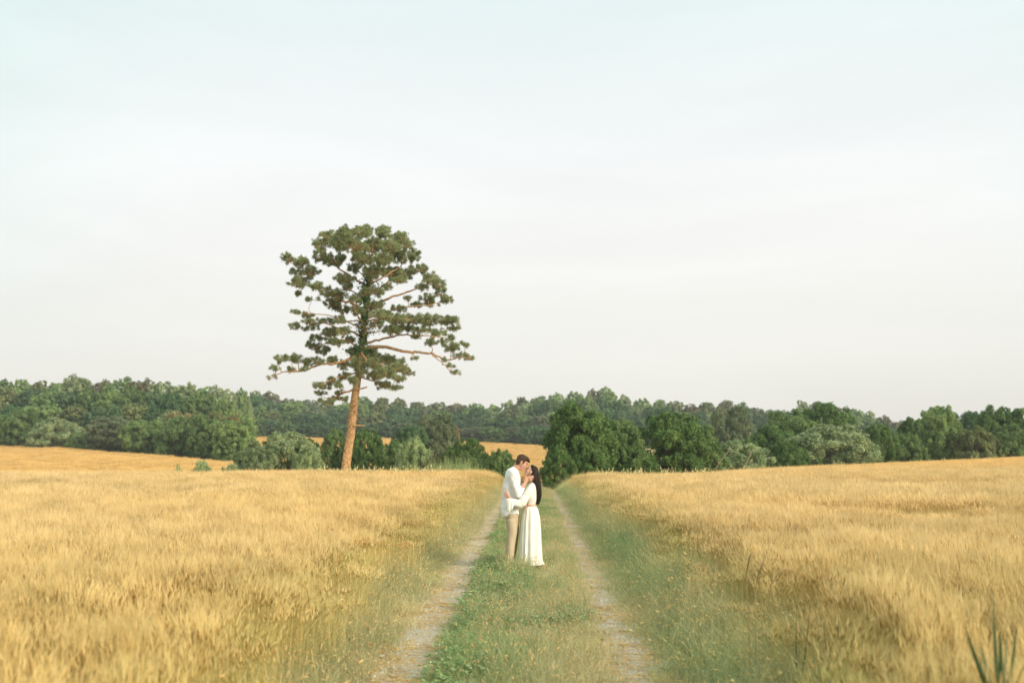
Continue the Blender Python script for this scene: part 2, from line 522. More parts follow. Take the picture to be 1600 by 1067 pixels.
def wheat_far(seed, n=150, size=1.9):
    rng = np.random.default_rng(seed); g = G()
    b = rbase(rng, n, size); b[:, 2] = .25
    tip, d = blades(g, rng, b, rng.normal(.58, .05, n), .05, rng.normal(0, .08, (n, 2)), 1, 0, None, .8)
    heads(g, rng, tip, nrm(d + rng.normal(0, .35, (n, 3))), .15, .05, 1, None, .2, 1)
    return g

def grass_tile(seed, n=85, size=.30, h=(.05, .14), wd=.005, lean=.06, seedy=0.0, k=3):
    rng = np.random.default_rng(seed); g = G()
    cl = rng.uniform(-size / 2, size / 2, (7, 2))
    b = np.zeros((n, 3)); b[:, :2] = cl[rng.integers(0, 7, n)] + rng.normal(0, size * .13, (n, 2))
    hh = rng.uniform(*h, n) * rng.choice([1, .7, 1.15], n)
    tip, d = blades(g, rng, b, hh, wd * rng.uniform(.6, 1.3, n), rng.normal(0, lean, (n, 2)) * (hh / np.mean(h))[:, None], k, 0)
    if seedy:
        q = rng.choice(n, int(n * seedy), replace=False)
        heads(g, rng, tip[q], nrm(d[q] + rng.normal(0, .2, (len(q), 3))), rng.uniform(.03, .06, len(q)), .0045, 1, None, .03, 2)
    return g

def weed_tile(seed, n=60, size=.30, leaf=.016, h=(.02, .13)):
    """clover-like ground cover: little round leaves on short stalks, a few pale flower heads"""
    rng = np.random.default_rng(seed); g = G()
    b = rbase(rng, n, size); hh = rng.uniform(*h, n)
    tip, _ = blades(g, rng, b, hh, .002, rng.normal(0, .02, (n, 2)), 1, 0)
    for q in range(3):
        an = rng.uniform(0, 6.28, n); s = leaf * rng.uniform(.6, 1.3, n)[:, None]
        o = np.stack([np.cos(an), np.sin(an), rng.uniform(-.1, .5, n)], -1)
        x = nrm(o); y = nrm(np.cross(x, [0, 0, 1.0]) + rng.normal(0, .25, (n, 3)))
        c = tip + x * s
        V = np.stack([c - x * s, c + y * s * .7 - x * s * .1, c + x * s, c - y * s * .7 - x * s * .1], 1)
        g.add(V.reshape(-1, 3), np.arange(n * 4).reshape(-1, 4), 0, np.repeat(rng.uniform(0, 1, n), 4))
    f = rng.choice(n, 3)
    for i_ in f:
        ball(g, tip[i_] + [0, 0, .01], .006, nu=6, nv=4, m=1, a=.9)
    return g

def litter_tile(seed, n=34, size=.34):
    rng = np.random.default_rng(seed); g = G()
    c = rbase(rng, n, size); c[:, 2] = rng.uniform(.006, .024, n)
    an = rng.normal(0, 0.9, n); ln = rng.uniform(.02, .09, n)[:, None]
    x = np.stack([np.cos(an), np.sin(an), rng.normal(0, .08, n)], -1); y = np.stack([-np.sin(an), np.cos(an), 0 * an], -1)
    w_ = rng.uniform(.0015, .004, n)[:, None]
    V = np.stack([c - x * ln - y * w_, c - x * ln + y * w_, c + x * ln + y * w_, c + x * ln - y * w_], 1)
    g.add(V.reshape(-1, 3), np.arange(n * 4).reshape(-1, 4), 0, np.repeat(rng.uniform(0, 1, n), 4))
    return g

def pebble_tile(seed, n=36, size=.34):
    rng = np.random.default_rng(seed); g = G()
    c = rbase(rng, n, size); r = np.abs(rng.normal(.004, .004, n)) + .003
    base = np.array([[1, 0, 0], [0, 1, 0], [-1, 0, 0], [0, -1, 0], [0, 0, 1], [.6, .6, .5], [-.6, .6, .5], [-.6, -.6, .5], [.6, -.6, .5]], float)
    f = [(0, 1, 5), (1, 2, 6), (2, 3, 7), (3, 0, 8), (5, 1, 6), (6, 2, 7), (7, 3, 8), (8, 0, 5), (5, 6, 4), (6, 7, 4), (7, 8, 4), (8, 5, 4)]
    for i_ in range(n):
        v = base * (r[i_] * rng.uniform(.6, 1.3, (1, 3))) * rng.uniform(.8, 1.2, (9, 1))
        g.add(v + c[i_], f, 0, rng.uniform())
    return g

def scatter(name, src, xy, rng, mats, tint, scl=(1, 1), zs=None, tilt=.06, sink=0.0, label=None, loc_z=None, yaw=None):
    """one 'stuff' object: every point carries one of the source tiles"""
    col = bpy.data.collections.new(name + '_tiles')
    for i_, gg in enumerate(src):
        o = bpy.data.objects.new('%s_tile_%02d' % (name, i_), gg.mesh(name + '_tile', mats))
        col.objects.link(o)
    n = len(xy)
    P = np.zeros((n, 3)); P[:, :2] = xy
    P[:, 2] = H(xy[:, 0], xy[:, 1]) - sink if loc_z is None else loc_z
    me = bpy.data.meshes.new(name); me.vertices.add(n); me.vertices.foreach_set('co', P.ravel())
    rot = np.stack([rng.normal(0, tilt, n), rng.normal(0, tilt, n), rng.uniform(0, 6.28, n) if yaw is None else yaw], -1)
    s = rng.uniform(*scl, n)[:, None] * np.ones((1, 3))
    if zs is not None: s[:, 2] *= zs
    for nm, ty, val in (('rot', 'FLOAT_VECTOR', rot), ('scl', 'FLOAT_VECTOR', s), ('tint', 'FLOAT_VECTOR', tint)):
        me.attributes.new(nm, ty, 'POINT').data.foreach_set('vector', np.ascontiguousarray(val, dtype=np.float32).ravel())
    me.attributes.new('idx', 'INT', 'POINT').data.foreach_set('value', rng.integers(0, len(src), n).astype(np.int32))
    ob = bpy.data.objects.new(name, me); C.objects.link(ob)
    ng = bpy.data.node_groups.new(name, 'GeometryNodeTree')
    ng.interface.new_socket('Geometry', in_out='INPUT', socket_type='NodeSocketGeometry')
    ng.interface.new_socket('Geometry', in_out='OUTPUT', socket_type='NodeSocketGeometry')
    A_ = ng.nodes.new; K = ng.links.new
    gi = A_('NodeGroupInput'); go = A_('NodeGroupOutput'); ip = A_('GeometryNodeInstanceOnPoints'); ci = A_('GeometryNodeCollectionInfo')
    ci.inputs['Collection'].default_value = col; ci.inputs['Separate Children'].default_value = True; ci.inputs['Reset Children'].default_value = True
    K(gi.outputs[0], ip.inputs['Points']); K(ci.outputs[0], ip.inputs['Instance']); ip.inputs['Pick Instance'].default_value = True
    for nm, ty, sk in (('idx', 'INT', 'Instance Index'), ('rot', 'FLOAT_VECTOR', 'Rotation'), ('scl', 'FLOAT_VECTOR', 'Scale')):
        na = A_('GeometryNodeInputNamedAttribute'); na.data_type = ty; na.inputs[0].default_value = nm
        K([q for q in na.outputs if q.enabled and q.name == 'Attribute'][0], ip.inputs[sk])
    K(ip.outputs[0], go.inputs[0])
    md = ob.modifiers.new('scatter', 'NODES'); md.node_group = ng
    tag(ob, label, kind='stuff')
    return ob

def jitter_grid(rng, x0, x1, y0, y1, step, j=.5):
    a = np.arange(x0, x1, step); b = np.arange(y0, y1, step)
    X, Y = np.meshgrid(a, b); n = X.size
    return np.stack([X.ravel() + rng.uniform(-j, j, n) * step, Y.ravel() + rng.uniform(-j, j, n) * step], -1)

def in_view(xy, pad=60, near=3.0):
    u, d = polar(xy[:, 0], xy[:, 1])
    dep = (xy - CAM[:2]) @ FW[:2]; lat = (xy - CAM[:2]) @ RT[:2]
    return (dep > 0.5) & (np.abs(lat) < dep * (800 + pad) / FPX + near)

M_stem = plant_mat('wheat_stem', (.66, .535, .245), (.82, .69, .37), .42)
M_head = plant_mat('wheat_ear', (.72, .54, .26), (.93, .77, .46), .38)
M_wleaf = plant_mat('dry_wheat_leaf', (.62, .50, .27), (.82, .70, .45), .4)
M_green = plant_mat('green_grass_blade', (.235, .265, .15), (.50, .505, .33), .4)
M_dry = plant_mat('dry_grass_blade', (.54, .47, .27), (.80, .73, .52), .4)
M_seed = plant_mat('grass_seed_head', (.48, .38, .18), (.66, .55, .32), .3)
M_weed = plant_mat('weed_leaf', (.18, .24, .12), (.38, .43, .27), .35)
M_white = plant_mat('clover_flower', (.5, .5, .4), (.75, .75, .62), .2)
M_peb = plant_mat('pebble', (.36, .34, .29), (.58, .55, .49), 0.0)
M_litter = plant_mat('straw_litter', (.42, .28, .11), (.72, .54, .26), .1)

def edge_l(y): return .11 * wob(y, 0 * y, 21, .8) + np.interp(y, [0, 4, 6, 8.3, 12, 30, 42], [-1.45, -1.5, -1.62, -1.95, -2.08, -2.08, -1.75])
def edge_r(y): return .13 * wob(y, 0 * y + 5, 22, .8) + np.interp(y, [0, 4, 6, 8.3, 12, 16, 26, 40], [1.55, 1.6, 1.82, 2.2, 2.26, 2.22, 1.98, 1.78])

# the lodged and missing patches: (u, v) of each in the photograph, placed on the ground there
def ground_at(u, v, zoff=0.0):
    dv = np.arange(3, 200, .25)
    P = np.array([pt(u, v, d_) for d_ in dv])
    hh = H(P[:, 0], P[:, 1]) + zoff
    k = np.argmax(P[:, 2] < hh)
    return P[k]
LODGE = []
for (u, v, rx, ry, dep) in ((1350, 792, 1.2, .35, .28), (1440, 789, 1.6, .45, .42), (1530, 795, 1.8, .55, .6), (1600, 803, 2.2, .6, .65),
                            (1283, 792, .8, .4, .25), (1440, 816, 1.0, .45, .45), (1165, 826, 1.2, .6, .32), (1040, 826, .5, 1.5, .30), (1100, 850, .8, 1.2, .25),
                            (20, 755, 2.2, 1.0, .45), (100, 735, 3, 1.4, .3), (1440, 752, 3, 2, .3), (1240, 895, .35, .5, .35), (1380, 1010, .3, .5, .2), (1000, 812, .5, 1.6, .25),
                            (650, 890, .5, .7, .12), (250, 940, .5, .7, .14), (420, 880, .9, .5, .10), (1180, 900, .4, .8, .25)):
    P_ = ground_at(u, v, .85)
    LODGE.append((P_[0], P_[1], rx, ry, dep))
def wheat_h(x, y):
    h = 1 + .025 * wob(x, y, 31, .4) + .008 * wob(x, y, 32, 2.2)
    for a_, b_, rx, ry, dp in LODGE:
        h = h - dp * np.exp(-(((x - a_) / rx) ** 2 + ((y - b_) / ry) ** 2) * 1.2)
    return np.clip(h, .52, 1.2)

def wheat_tint(x, y, rng):
    n = len(x)
    g_ = np.clip(.5 + .5 * wob(x, y, 41, .25), 0, 1)[:, None]
    a = np.array([.99, .985, .95]); b = np.array([1.03, .97, .80])
    t = a * g_ + b * (1 - g_)
    e = np.minimum(np.abs(x - edge_l(y)), np.abs(x - edge_r(y)))
    gr = np.clip(1 - e / .45, 0, 1)[:, None] * rng.uniform(0, 1, (n, 1))
    t = t * (1 - gr) + np.array([.78, .88, .66]) * gr
    fr = np.clip((y - 28) / 30, 0, 1)[:, None]
    t = t * (1 - fr * (1 - np.array([1.04, .95, .80])))
    near = np.clip((14 - y) / 9, 0, 1)[:, None]
    t = t * (1 - near * (1 - np.array([.95, .965, .87])))
    t = t * (1 + .035 * wob(x, y, 43, .9)[:, None])
    return t * rng.uniform(.92, 1.08, (n, 1)) * np.array([1, .99, 1.0])

rng = np.random.default_rng(5)
W_T = [wheat_tile(100 + i) for i in range(7)]
W_M = [wheat_tile(120 + i, 62, .6, 1.35, 2) for i in range(5)]
WM = [M_stem, M_head, M_wleaf]
for side, lab in ((-1, 'ripe golden wheat filling the field left of the track'), (1, 'ripe golden wheat filling the field right of the track')):
    for (y0, y1, step, T, nm, xm) in ((1.2, 19, .30, W_T, 'wheat', 16), (19, 64, .44, W_M, 'wheat', 46)):
        X0, X1 = (-xm, -1.2) if side < 0 else (1.2, xm + (30 if y1 > 50 else 0))
        yy1 = y1 if side < 0 else (y1 if y1 < 60 else 118)
        xy = jitter_grid(rng, X0, X1, y0, yy1, step)
        if yy1 > 64:   # thin out beyond 60 m
            k_ = (xy[:, 1] < 60) | (rng.uniform(size=len(xy)) < .45); xy = xy[k_]
        xy = xy[in_view(xy, 60, 2.5)]
        x, y = xy.T
        e = (edge_l(y) - x) if side < 0 else (x - edge_r(y))
        e = e + .12 * wob(x * 1.0, y, 45, 3.5)
        k_ = (e > -.22) & (rng.uniform(size=len(x)) < np.clip(.35 + 1.5 * (e + .2), 0, 1))
        xy = xy[k_]; x, y = xy.T
        uu, d_ = polar(x, y)
        lim = np.interp(uu, [0, 740, 800, 900, 1000, 1200, 1400, 1600], [56, 56, 50, 44, 50, 68, 88, 118])
        k_ = d_ < lim; xy = xy[k_]; x, y = xy.T
        scatter(nm, T, xy, rng, WM, wheat_tint(x, y, rng), (.95, 1.06), wheat_h(x, y) * np.interp(np.minimum(edge_l(y) * -1 + x * -1 if side < 0 else x - edge_r(y), 9) if side > 0 else edge_l(y) - x, [-.2, .0, .5], [.62, .80, 1.0]), .07, label=lab + (' near the camera' if y1 < 20 else ' towards the trees'))

# far fields
W_F = [wheat_far(140 + i) for i in range(6)]
def far_field(test, lab, x0, x1, y0, y1, step=1.35, tintc=(1.05, .90, .64)):
    xy = jitter_grid(rng, x0, x1, y0, y1, step)
    xy = xy[in_view(xy, 240, 4)]
    u, d_ = polar(xy[:, 0], xy[:, 1])
    xy = xy[test(u, d_)]
    x, y = xy.T
    t = np.array(tintc) * (1 + .05 * wob(x, y, 51, .05)[:, None]) * rng.uniform(.9, 1.08, (len(x), 1))
    scatter('wheat', W_F, xy, rng, WM, t, (.9, 1.1), 1 + .05 * wob(x, y, 53, .15), .04, label=lab)
far_field(lambda u, d: (u < 392) & (d > 55) & (d < edge_d(u) - 1), 'orange gold far field rising on the left to the edge of the wood', -140, -10, 50, 215)
far_field(lambda u, d: (u >= 384) & (u < 960) & (d > 110) & (d < edge_d(u) - 1), 'distant pale orange field in the gap behind the bushes and the couple', -130, 50, 100, 335, 1.9)

# ------------------------------------------------------------------ the grassy track
T_green = [grass_tile(200 + i) for i in range(5)]
T_mid = [grass_tile(210 + i, 70, .3, (.09, .28), .0038, .09, .10) for i in range(5)]
T_tall = [grass_tile(220 + i, 60, .3, (.22, .55), .005, .15, .14, 4) for i in range(5)]
T_weed = [weed_tile(230 + i) for i in range(4)]
def off_feet(xy):   # trodden down where the couple stand
    return xy[~((np.abs(xy[:, 0] + .14) < .42) & (xy[:, 1] > 14.9) & (xy[:, 1] < 16.3))]
def tints(n, c1, c2, rng, f=None):
    f = rng.uniform(0, 1, (n, 1)) if f is None else f[:, None]
    return (np.array(c1) * f + np.array(c2) * (1 - f)) * rng.uniform(.8, 1.2, (n, 1)) * 1.16

def strip(x0, x1, step, y0=1.0, y1=54, keep=1.0):
    xy = jitter_grid(rng, x0, x1, y0, y1, step)
    if keep < 1: xy = xy[rng.uniform(size=len(xy)) < keep]
    return xy
# centre strip: greener to the left, drier to the right
xy = strip(-.66, .72, .155)
xy = off_feet(xy); x, y = xy.T; pat = wob(x, y, 61, 1.6)
gren = pat * 1.2 - (x * .8) + .1 + rng.normal(0, .25, len(x)) > 0
a_ = xy[gren]; b_ = xy[~gren]
def sh(xy, lo, hi):   # short where people and wheels have pressed it, taller in patches
    return np.clip(lo + (hi - lo) * (.5 + .5 * wob(xy[:, 0], xy[:, 1], 62, 1.1)), lo, hi)
scatter('grass', T_green, a_, rng, [M_green, M_seed], tints(len(a_), (.62, 1, .6), (1.15, 1.15, .95), rng, np.clip(.5 + .8 * wob(a_[:, 0], a_[:, 1], 88, 2.4), 0, 1)), (.8, 1.2), sh(a_, .8, 1.7), .1, label='short green grass on the middle strip of the track')
scatter('grass', T_mid, b_, rng, [M_dry, M_seed], tints(len(b_), (.8, .85, .7), (1, 1, .95), rng), (.7, 1.1), sh(b_, .45, 1.0), .1, label='dry straw coloured grass on the right of the middle strip')
xy = off_feet(strip(-.56, .62, .22, keep=.8))
scatter('grass', T_mid, xy, rng, [M_green, M_seed], tints(len(xy), (1.0, .95, .75), (1.35, 1.2, 1.1), rng), (.65, 1.05), sh(xy, .5, 1.5), .1, label='longer grass tufts with seed heads on the middle strip')
xy = strip(-.68, .6, .2)
xy = xy[wob(xy[:, 0], xy[:, 1], 64, 1.0) - xy[:, 0] * .8 > .0]
scatter('weeds', T_weed, xy, rng, [M_weed, M_white], tints(len(xy), (.75, 1, .7), (1.1, 1.1, .9), rng), (.8, 1.3), None, .1, label='clover and small leafy weeds on the middle strip')
# ruts
for s in 'lr':
    a, b = RUTS[s]
    xy = strip(a - .12, b + .12, .17)
    scatter('pebbles', [pebble_tile(240 + i) for i in range(3)], xy, rng, [M_peb], tints(len(xy), (1, 1, 1), (.9, .88, .84), rng), (.8, 1.2), None, .0, sink=-.008, label='loose pebbles in the %s wheel rut' % ('left' if s == 'l' else 'right'))
    xy = strip(a - .25, b + .2, .2)
    e = np.minimum(xy[:, 0] - a, b - xy[:, 0]); w_ = (b - a) / 2
    k_ = rng.uniform(size=len(xy)) < np.clip(1.0 - .55 * e / w_ + .5 * wob(xy[:, 0] * 1.0, xy[:, 1] * 3, 66, 1.3), .12, 1)
    xy = xy[k_]
    scatter('straw_litter', [litter_tile(250 + i, 50) for i in range(4)], xy, rng, [M_litter], tints(len(xy), (1, .9, .75), (1.1, 1.05, .95), rng), (.8, 1.3), None, .02, yaw=rng.normal(0, .5, len(xy)), label='straw strewn over the %s wheel rut' % ('left' if s == 'l' else 'right'))
    xy = strip(a - .15, b + .15, .22)
    k_ = wob(xy[:, 0] * 1.3, xy[:, 1] * 1.7, 67, 1.7) > (.05 if s == 'l' else .3)
    xy = xy[k_]
    scatter('grass', T_mid, xy, rng, [M_dry, M_seed], tints(len(xy), (.85, .8, .55), (1, .9, .7), rng), (.3, .55), .45 + 0 * xy[:, 0], .2, label='sparse flattened grass growing in the %s wheel rut' % ('left' if s == 'l' else 'right'))
for a_ in (RUTS['l'][0] - .06, RUTS['l'][1] + .06, RUTS['r'][0] - .07, RUTS['r'][1] + .07):   # grass breaking over the edges of the ruts
    xy = jitter_grid(rng, a_ - .16, a_ + .16, 1.0, 50, .12)
    xy = off_feet(xy[rng.uniform(size=len(xy)) < .18 + .28 * wob(xy[:, 0] * 2, xy[:, 1], 69, 2.0)])
    scatter('grass', T_mid, xy, rng, [M_green, M_seed], tints(len(xy), (.95, 1.0, .85), (1.4, 1.3, 1.1), rng), (.5, .9), .5 + .25 * wob(xy[:, 0], xy[:, 1], 70, 3), .25, label='ragged grass tufts breaking over the edge of a wheel rut')
# verges
def verge(x0f, x1f, lab, side):
    xy = jitter_grid(rng, -3.2 if side < 0 else .9, -.9 if side < 0 else 3.2, 1.0, 54, .165)
    x, y = xy.T
    k_ = (x > x0f(y)) & (x < x1f(y)); xy = xy[k_]; x, y = xy.T
    # t: 0 at the rut, 1 at the wheat
    t = (x1f(y) - x) / (x1f(y) - x0f(y)) if side < 0 else (x - x0f(y)) / (x1f(y) - x0f(y))
    n = wob(x, y, 70 + side, 1.1)
    return xy, t, n
xy, t, n = verge(lambda y: edge_l(y) - .22, lambda y: -1.30 + .05 * wob(y, 0 * y, 75, 2), '', -1)
k_ = n + .45 - .15 * t + rng.normal(0, .3, len(n)) > 0
a_, b_ = k_, ~k_
scatter('grass', T_mid, xy[a_], rng, [M_green, M_seed], tints(a_.sum(), (.95, 1.0, .85), (1.35, 1.2, 1.1), rng), (.8, 1.2), .45 + 1.1 * t[a_], .12, label='green and yellow grass on the left verge beside the wheat')
scatter('grass', T_mid, xy[b_], rng, [M_dry, M_seed], tints(b_.sum(), (.8, .88, .72), (1, .97, .85), rng), (.8, 1.2), .4 + 1.1 * t[b_], .12, label='dry golden grass on the left verge')
k_ = (t > .5) & (rng.uniform(size=len(t)) < .7)
scatter('grass', T_tall, xy[k_], rng, [M_green, M_seed], tints(k_.sum(), (1.0, 1.0, .85), (1.6, 1.35, 1.1), rng), (.7, 1.1), .45 + .9 * t[k_], .1, label='tall yellowing grass along the foot of the left wheat')
xy, t, n = verge(lambda y: 1.13 + .05 * wob(y, 0 * y, 76, 2), lambda y: edge_r(y) + .3, '', 1)
k_ = n + .45 > 0
scatter('grass', T_mid, xy[k_], rng, [M_green, M_seed], tints(k_.sum(), (.85, 1.02, .8), (1.3, 1.25, 1.05), rng), (.8, 1.2), .5 + 1.1 * t[k_], .12, label='green grass on the right verge')
scatter('grass', T_mid, xy[~k_], rng, [M_dry, M_seed], tints((~k_).sum(), (.7, .75, .6), (.95, .95, .8), rng), (.8, 1.2), .4 + 1.1 * t[~k_], .12, label='dry grass on the right verge')
k_ = (t > .3) & (rng.uniform(size=len(t)) < .8)
f_ = np.clip(.5 + .7 * wob(xy[:, 0], xy[:, 1], 77, .9), 0, 1)
scatter('grass', T_tall, xy[k_], rng, [M_green, M_seed], tints(k_.sum(), (.8, 1.1, .85), (1.5, 1.4, 1.2), rng, f_[k_]), (.75, 1.15), .5 + .7 * t[k_], .12, label='tall deep green grass below the right wheat')
k_ = (t > .45) & (rng.uniform(size=len(t)) < .35)
scatter('grass', T_tall, xy[k_], rng, [M_dry, M_seed], tints(k_.sum(), (.8, .8, .65), (1, 1, .85), rng), (.8, 1.3), .6 + .8 * t[k_], .3, label='bleached seed stalks leaning out of the right wheat')

xy = jitter_grid(rng, -.56, .28, 14.8, 16.4, .13)
scatter('grass', T_green, xy, rng, [M_green, M_seed], tints(len(xy), (.7, 1, .7), (1.2, 1.15, .95), rng), (.8, 1.1), .38 + 0 * xy[:, 0], .15, label='short trodden grass under the couple')
# longer wispy grass round the couple's feet
xy = np.stack([rng.uniform(-.40, -.05, 40), rng.uniform(15.1, 15.85, 40)], -1)
scatter('grass', T_mid, xy, rng, [M_green, M_seed], tints(len(xy), (.9, 1.0, .85), (1.25, 1.25, 1.1), rng), (.8, 1.1), 1.0 + .35 * wob(xy[:, 0], xy[:, 1], 83, 3), .12, label='longer wispy grass round the feet of the couple')
# ------------------------------------------------------------------ broadleaf trees and bushes
M_leaf = plant_mat('tree_foliage', (.70, .92, .75), (2.0, 1.95, 1.6), .38, 'OBJECT', .2)
M_bark = solid('tree_bark', (.16, .12, .085), (.24, .19, .14), 6, .9, .6, 14)
M_core = plant_mat('inner_foliage', (.8, 1.0, .9), (1.1, 1.25, 1.2), .0, 'OBJECT', .1)

def leaf_quads(g, rng, c, nr, size, m=0, a=None, asp=.62):
    n = len(c)
    r = rng.normal(size=(n, 3)); x = nrm(np.cross(nr, r)); y = np.cross(nr, x)
    s = (size * rng.uniform(.6, 1.35, n))[:, None]
    bend = nr * s * rng.uniform(-.25, .25, (n, 1))
    V = np.stack([c - x * s, c + y * s * asp + bend, c + x * s, c - y * s * asp + bend], 1)
    g.add(V.reshape(-1, 3), np.arange(n * 4).reshape(-1, 4), m, np.repeat(rng.uniform(0, 1, n) if a is None else a, 4))

def crown_mesh(seed, W, Hh, z0, form, nleaf, leaf, nlobe=16, core=True):
    """crown from z0 to Hh, width W: main lobes, small puffs on each lobe, leaves over each puff"""
    rng = np.random.default_rng(seed); g = G()
    lobes = []
    ch = Hh - z0
    for i_ in range(nlobe):
        t = (i_ + rng.uniform(0, 1)) / nlobe
        if form == 'bush': prof = max(0, 1 - (max(t - .25, 0) / .82) ** 3) ** .6 * (1 if t > .1 else .94)
        elif form == 'oval': prof = np.sin(np.pi * np.clip(.1 + .82 * t, 0, 1)) ** .7
        elif form == 'cone': prof = (1 - t) ** .8 * .9 + .1
        else: prof = np.sin(np.pi * np.clip(.2 + .62 * t, 0, 1)) ** .5
        R_ = W / 2 * prof
        lr = rng.uniform(.17, .27) * W * (.6 + .4 * prof)
        an = i_ * 2.4 + rng.uniform(-.4, .4)
        rad = max(0, R_ - lr) * rng.uniform(.7, 1.12)
        z = z0 + lr * .7 + t * max(.01, ch - 1.6 * lr)
        lobes.append((rad * np.cos(an), rad * np.sin(an), z, lr))
    lobes.append((0, 0, z0 + ch * .45, W * .22))
    lb = np.array(lobes)
    if form == 'bush': lb[:, 2] = np.maximum(lb[:, 2], lb[:, 3] * .55)
    puffs = []
    for li, (x, y, z, r) in enumerate(lb):
        k = 24
        d = nrm(rng.normal(size=(k, 3)) + [0, 0, .25])
        pr = r * rng.uniform(.18, .36, k)
        p_ = np.array([x, y, z]) + d * r * rng.uniform(.62, .98, (k, 1)) * [1, 1, .85]
        puffs += [(*q, w__, *dd_) for q, w__, dd_ in zip(p_, pr, d)]
        if core and li < len(lb) - 1 and nleaf < 10000: ball(g, (x, y, z), (r * .35, r * .35, r * .3), nu=8, nv=6, m=1, a=.3)
    pf = np.array(puffs)
    dist = np.linalg.norm(pf[:, None, :3] - lb[None, :, :3], axis=2) / lb[None, :, 3]
    pf = pf[(dist < .60).sum(1) == 0]
    wgt = pf[:, 3] ** 2; q = rng.choice(len(pf), nleaf, p=wgt / wgt.sum())
    d = nrm(rng.normal(size=(nleaf, 3)) + pf[q, 4:7] * .8 + [0, 0, .35])
    rr_ = pf[q, 3][:, None] * (1 - .55 * rng.uniform(0, 1, (nleaf, 1)) ** 2.2) * rng.uniform(.9, 1.25, (nleaf, 1))
    c = pf[q, :3] + d * rr_
    c[:, 2] = np.maximum(c[:, 2], .05)
    nr = nrm(d + rng.normal(0, .55, (nleaf, 3)) + [0, 0, .2])
    a = np.clip(rng.uniform(0, .5, nleaf) + rng.uniform(0, .6, len(pf))[q], 0, 1)
    leaf_quads(g, rng, c, nr, leaf, 0, a)
    return g, lb

def trunk_mesh(seed, lb, Hh, r0, m=0, lean=0.0):
    rng = np.random.default_rng(seed); g = G()
    top = np.array([lean, 0, Hh * .62])
    P_ = catmull([[0, 0, -.3], [lean * .2 + rng.normal(0, .04), rng.normal(0, .05), Hh * .2], [lean * .6, rng.normal(0, .1), Hh * .42], top], 4)
    tube(g, P_, np.linspace(r0, r0 * .35, len(P_)), 8, m)
    for (x, y, z, r) in lb[::2]:
        s = P_[rng.integers(len(P_) // 3, len(P_) - 1)]
        s = s * np.array([1, 1, 1]); e = np.array([x, y, z])
        if e[2] < s[2] - .3: continue
        mid = (s + e) / 2 + rng.normal(0, .1 * Hh / 5, 3)
        q = catmull([s, mid, e], 4)
        tube(g, q, np.linspace(r0 * .4, r0 * .08, len(q)), 5, m)
    return g

CROWN = {}
def crown(kind, k):
    if (kind, k) not in CROWN:
        if kind == 'bush':      gg, lb = crown_mesh(300 + k, 6, 4.4, 0, 'bush', 26000, .092, 20)
        elif kind == 'tree':    gg, lb = crown_mesh(320 + k, 6, 6, .5, 'round', 28000, .098, 22)
        elif kind == 'far':     gg, lb = crown_mesh(340 + k, 7.5, 10, 0.2, ['oval', 'round', 'oval', 'bush', 'round', 'round', 'oval', 'oval'][k % 8], 9000, .23, 22)
        elif kind == 'low':     gg, lb = crown_mesh(360 + k, 2, 1.2, 0, 'bush', 2600, .05, 9)
        me = gg.mesh(kind + '_crown', [M_leaf, M_core])
        tg = trunk_mesh(380 + k, lb, {'bush': 4.4, 'tree': 6, 'far': 10, 'low': 1.2}[kind], {'bush': .12, 'tree': .16, 'far': .22, 'low': .03}[kind])
        CROWN[(kind, k)] = (me, tg.mesh(kind + '_trunk', [M_bark]))
    return CROWN[(kind, k)]

DIM = {'bush': (6, 4.4), 'tree': (6, 6), 'low': (2, 1.2), 'far': (7.5, 10)}
TINT = {
    'mid': (.14, .195, .09), 'dark': (.105, .16, .065), 'deep': (.085, .15, .075), 'light': (.19, .25, .115), 'sage': (.245, .28, .175),
    'grey': (.155, .175, .12), 'olive': (.165, .18, .095), 'tan': (.28, .24, .14), 'rust': (.26, .17, .09), 'blue': (.10, .155, .09), 'pale': (.29, .335, .20), 'brown': (.17, .155, .105)}
def plant(u0, u1, vt, d, kind, k, tint, name, label, cat, group=None, rz=None, vary=.0, wide=1.0):
    uc = (u0 + u1) / 2
    P_ = pt(uc, 700, d); x, y = P_[0], P_[1]
    z = float(H(x, y)) - .05
    top = pt(uc, vt, d)[2]
    Hh = max(.3, top - z); W = (u1 - u0) / FPX * d * wide * (1.12 if kind == 'bush' else 1.04)
    if kind != 'low' and tint != 'rust': W = max(W, .72 * Hh)
    w0, h0 = DIM[kind]
    root = empty(name, (x, y, z), 0)
    tag(root, label, cat, group)
    r = random.Random(int(u0 * 7 + vt)); rz = r.uniform(0, 6.28) if rz is None else rz
    cm, tm = crown(kind, k)
    c_ = np.array(TINT[tint]) * (1 + vary * r.uniform(-1, 1))
    for nm, me in (('crown', cm), ('trunk', tm)):
        o = bpy.data.objects.new(nm, me); C.objects.link(o); o.parent = root
        s = 1.06 * W / w0
        o.scale = (s, s, Hh / h0 * 1.03); o.rotation_euler = (0, 0, rz)
        o.color = (*c_, 1)
    return root
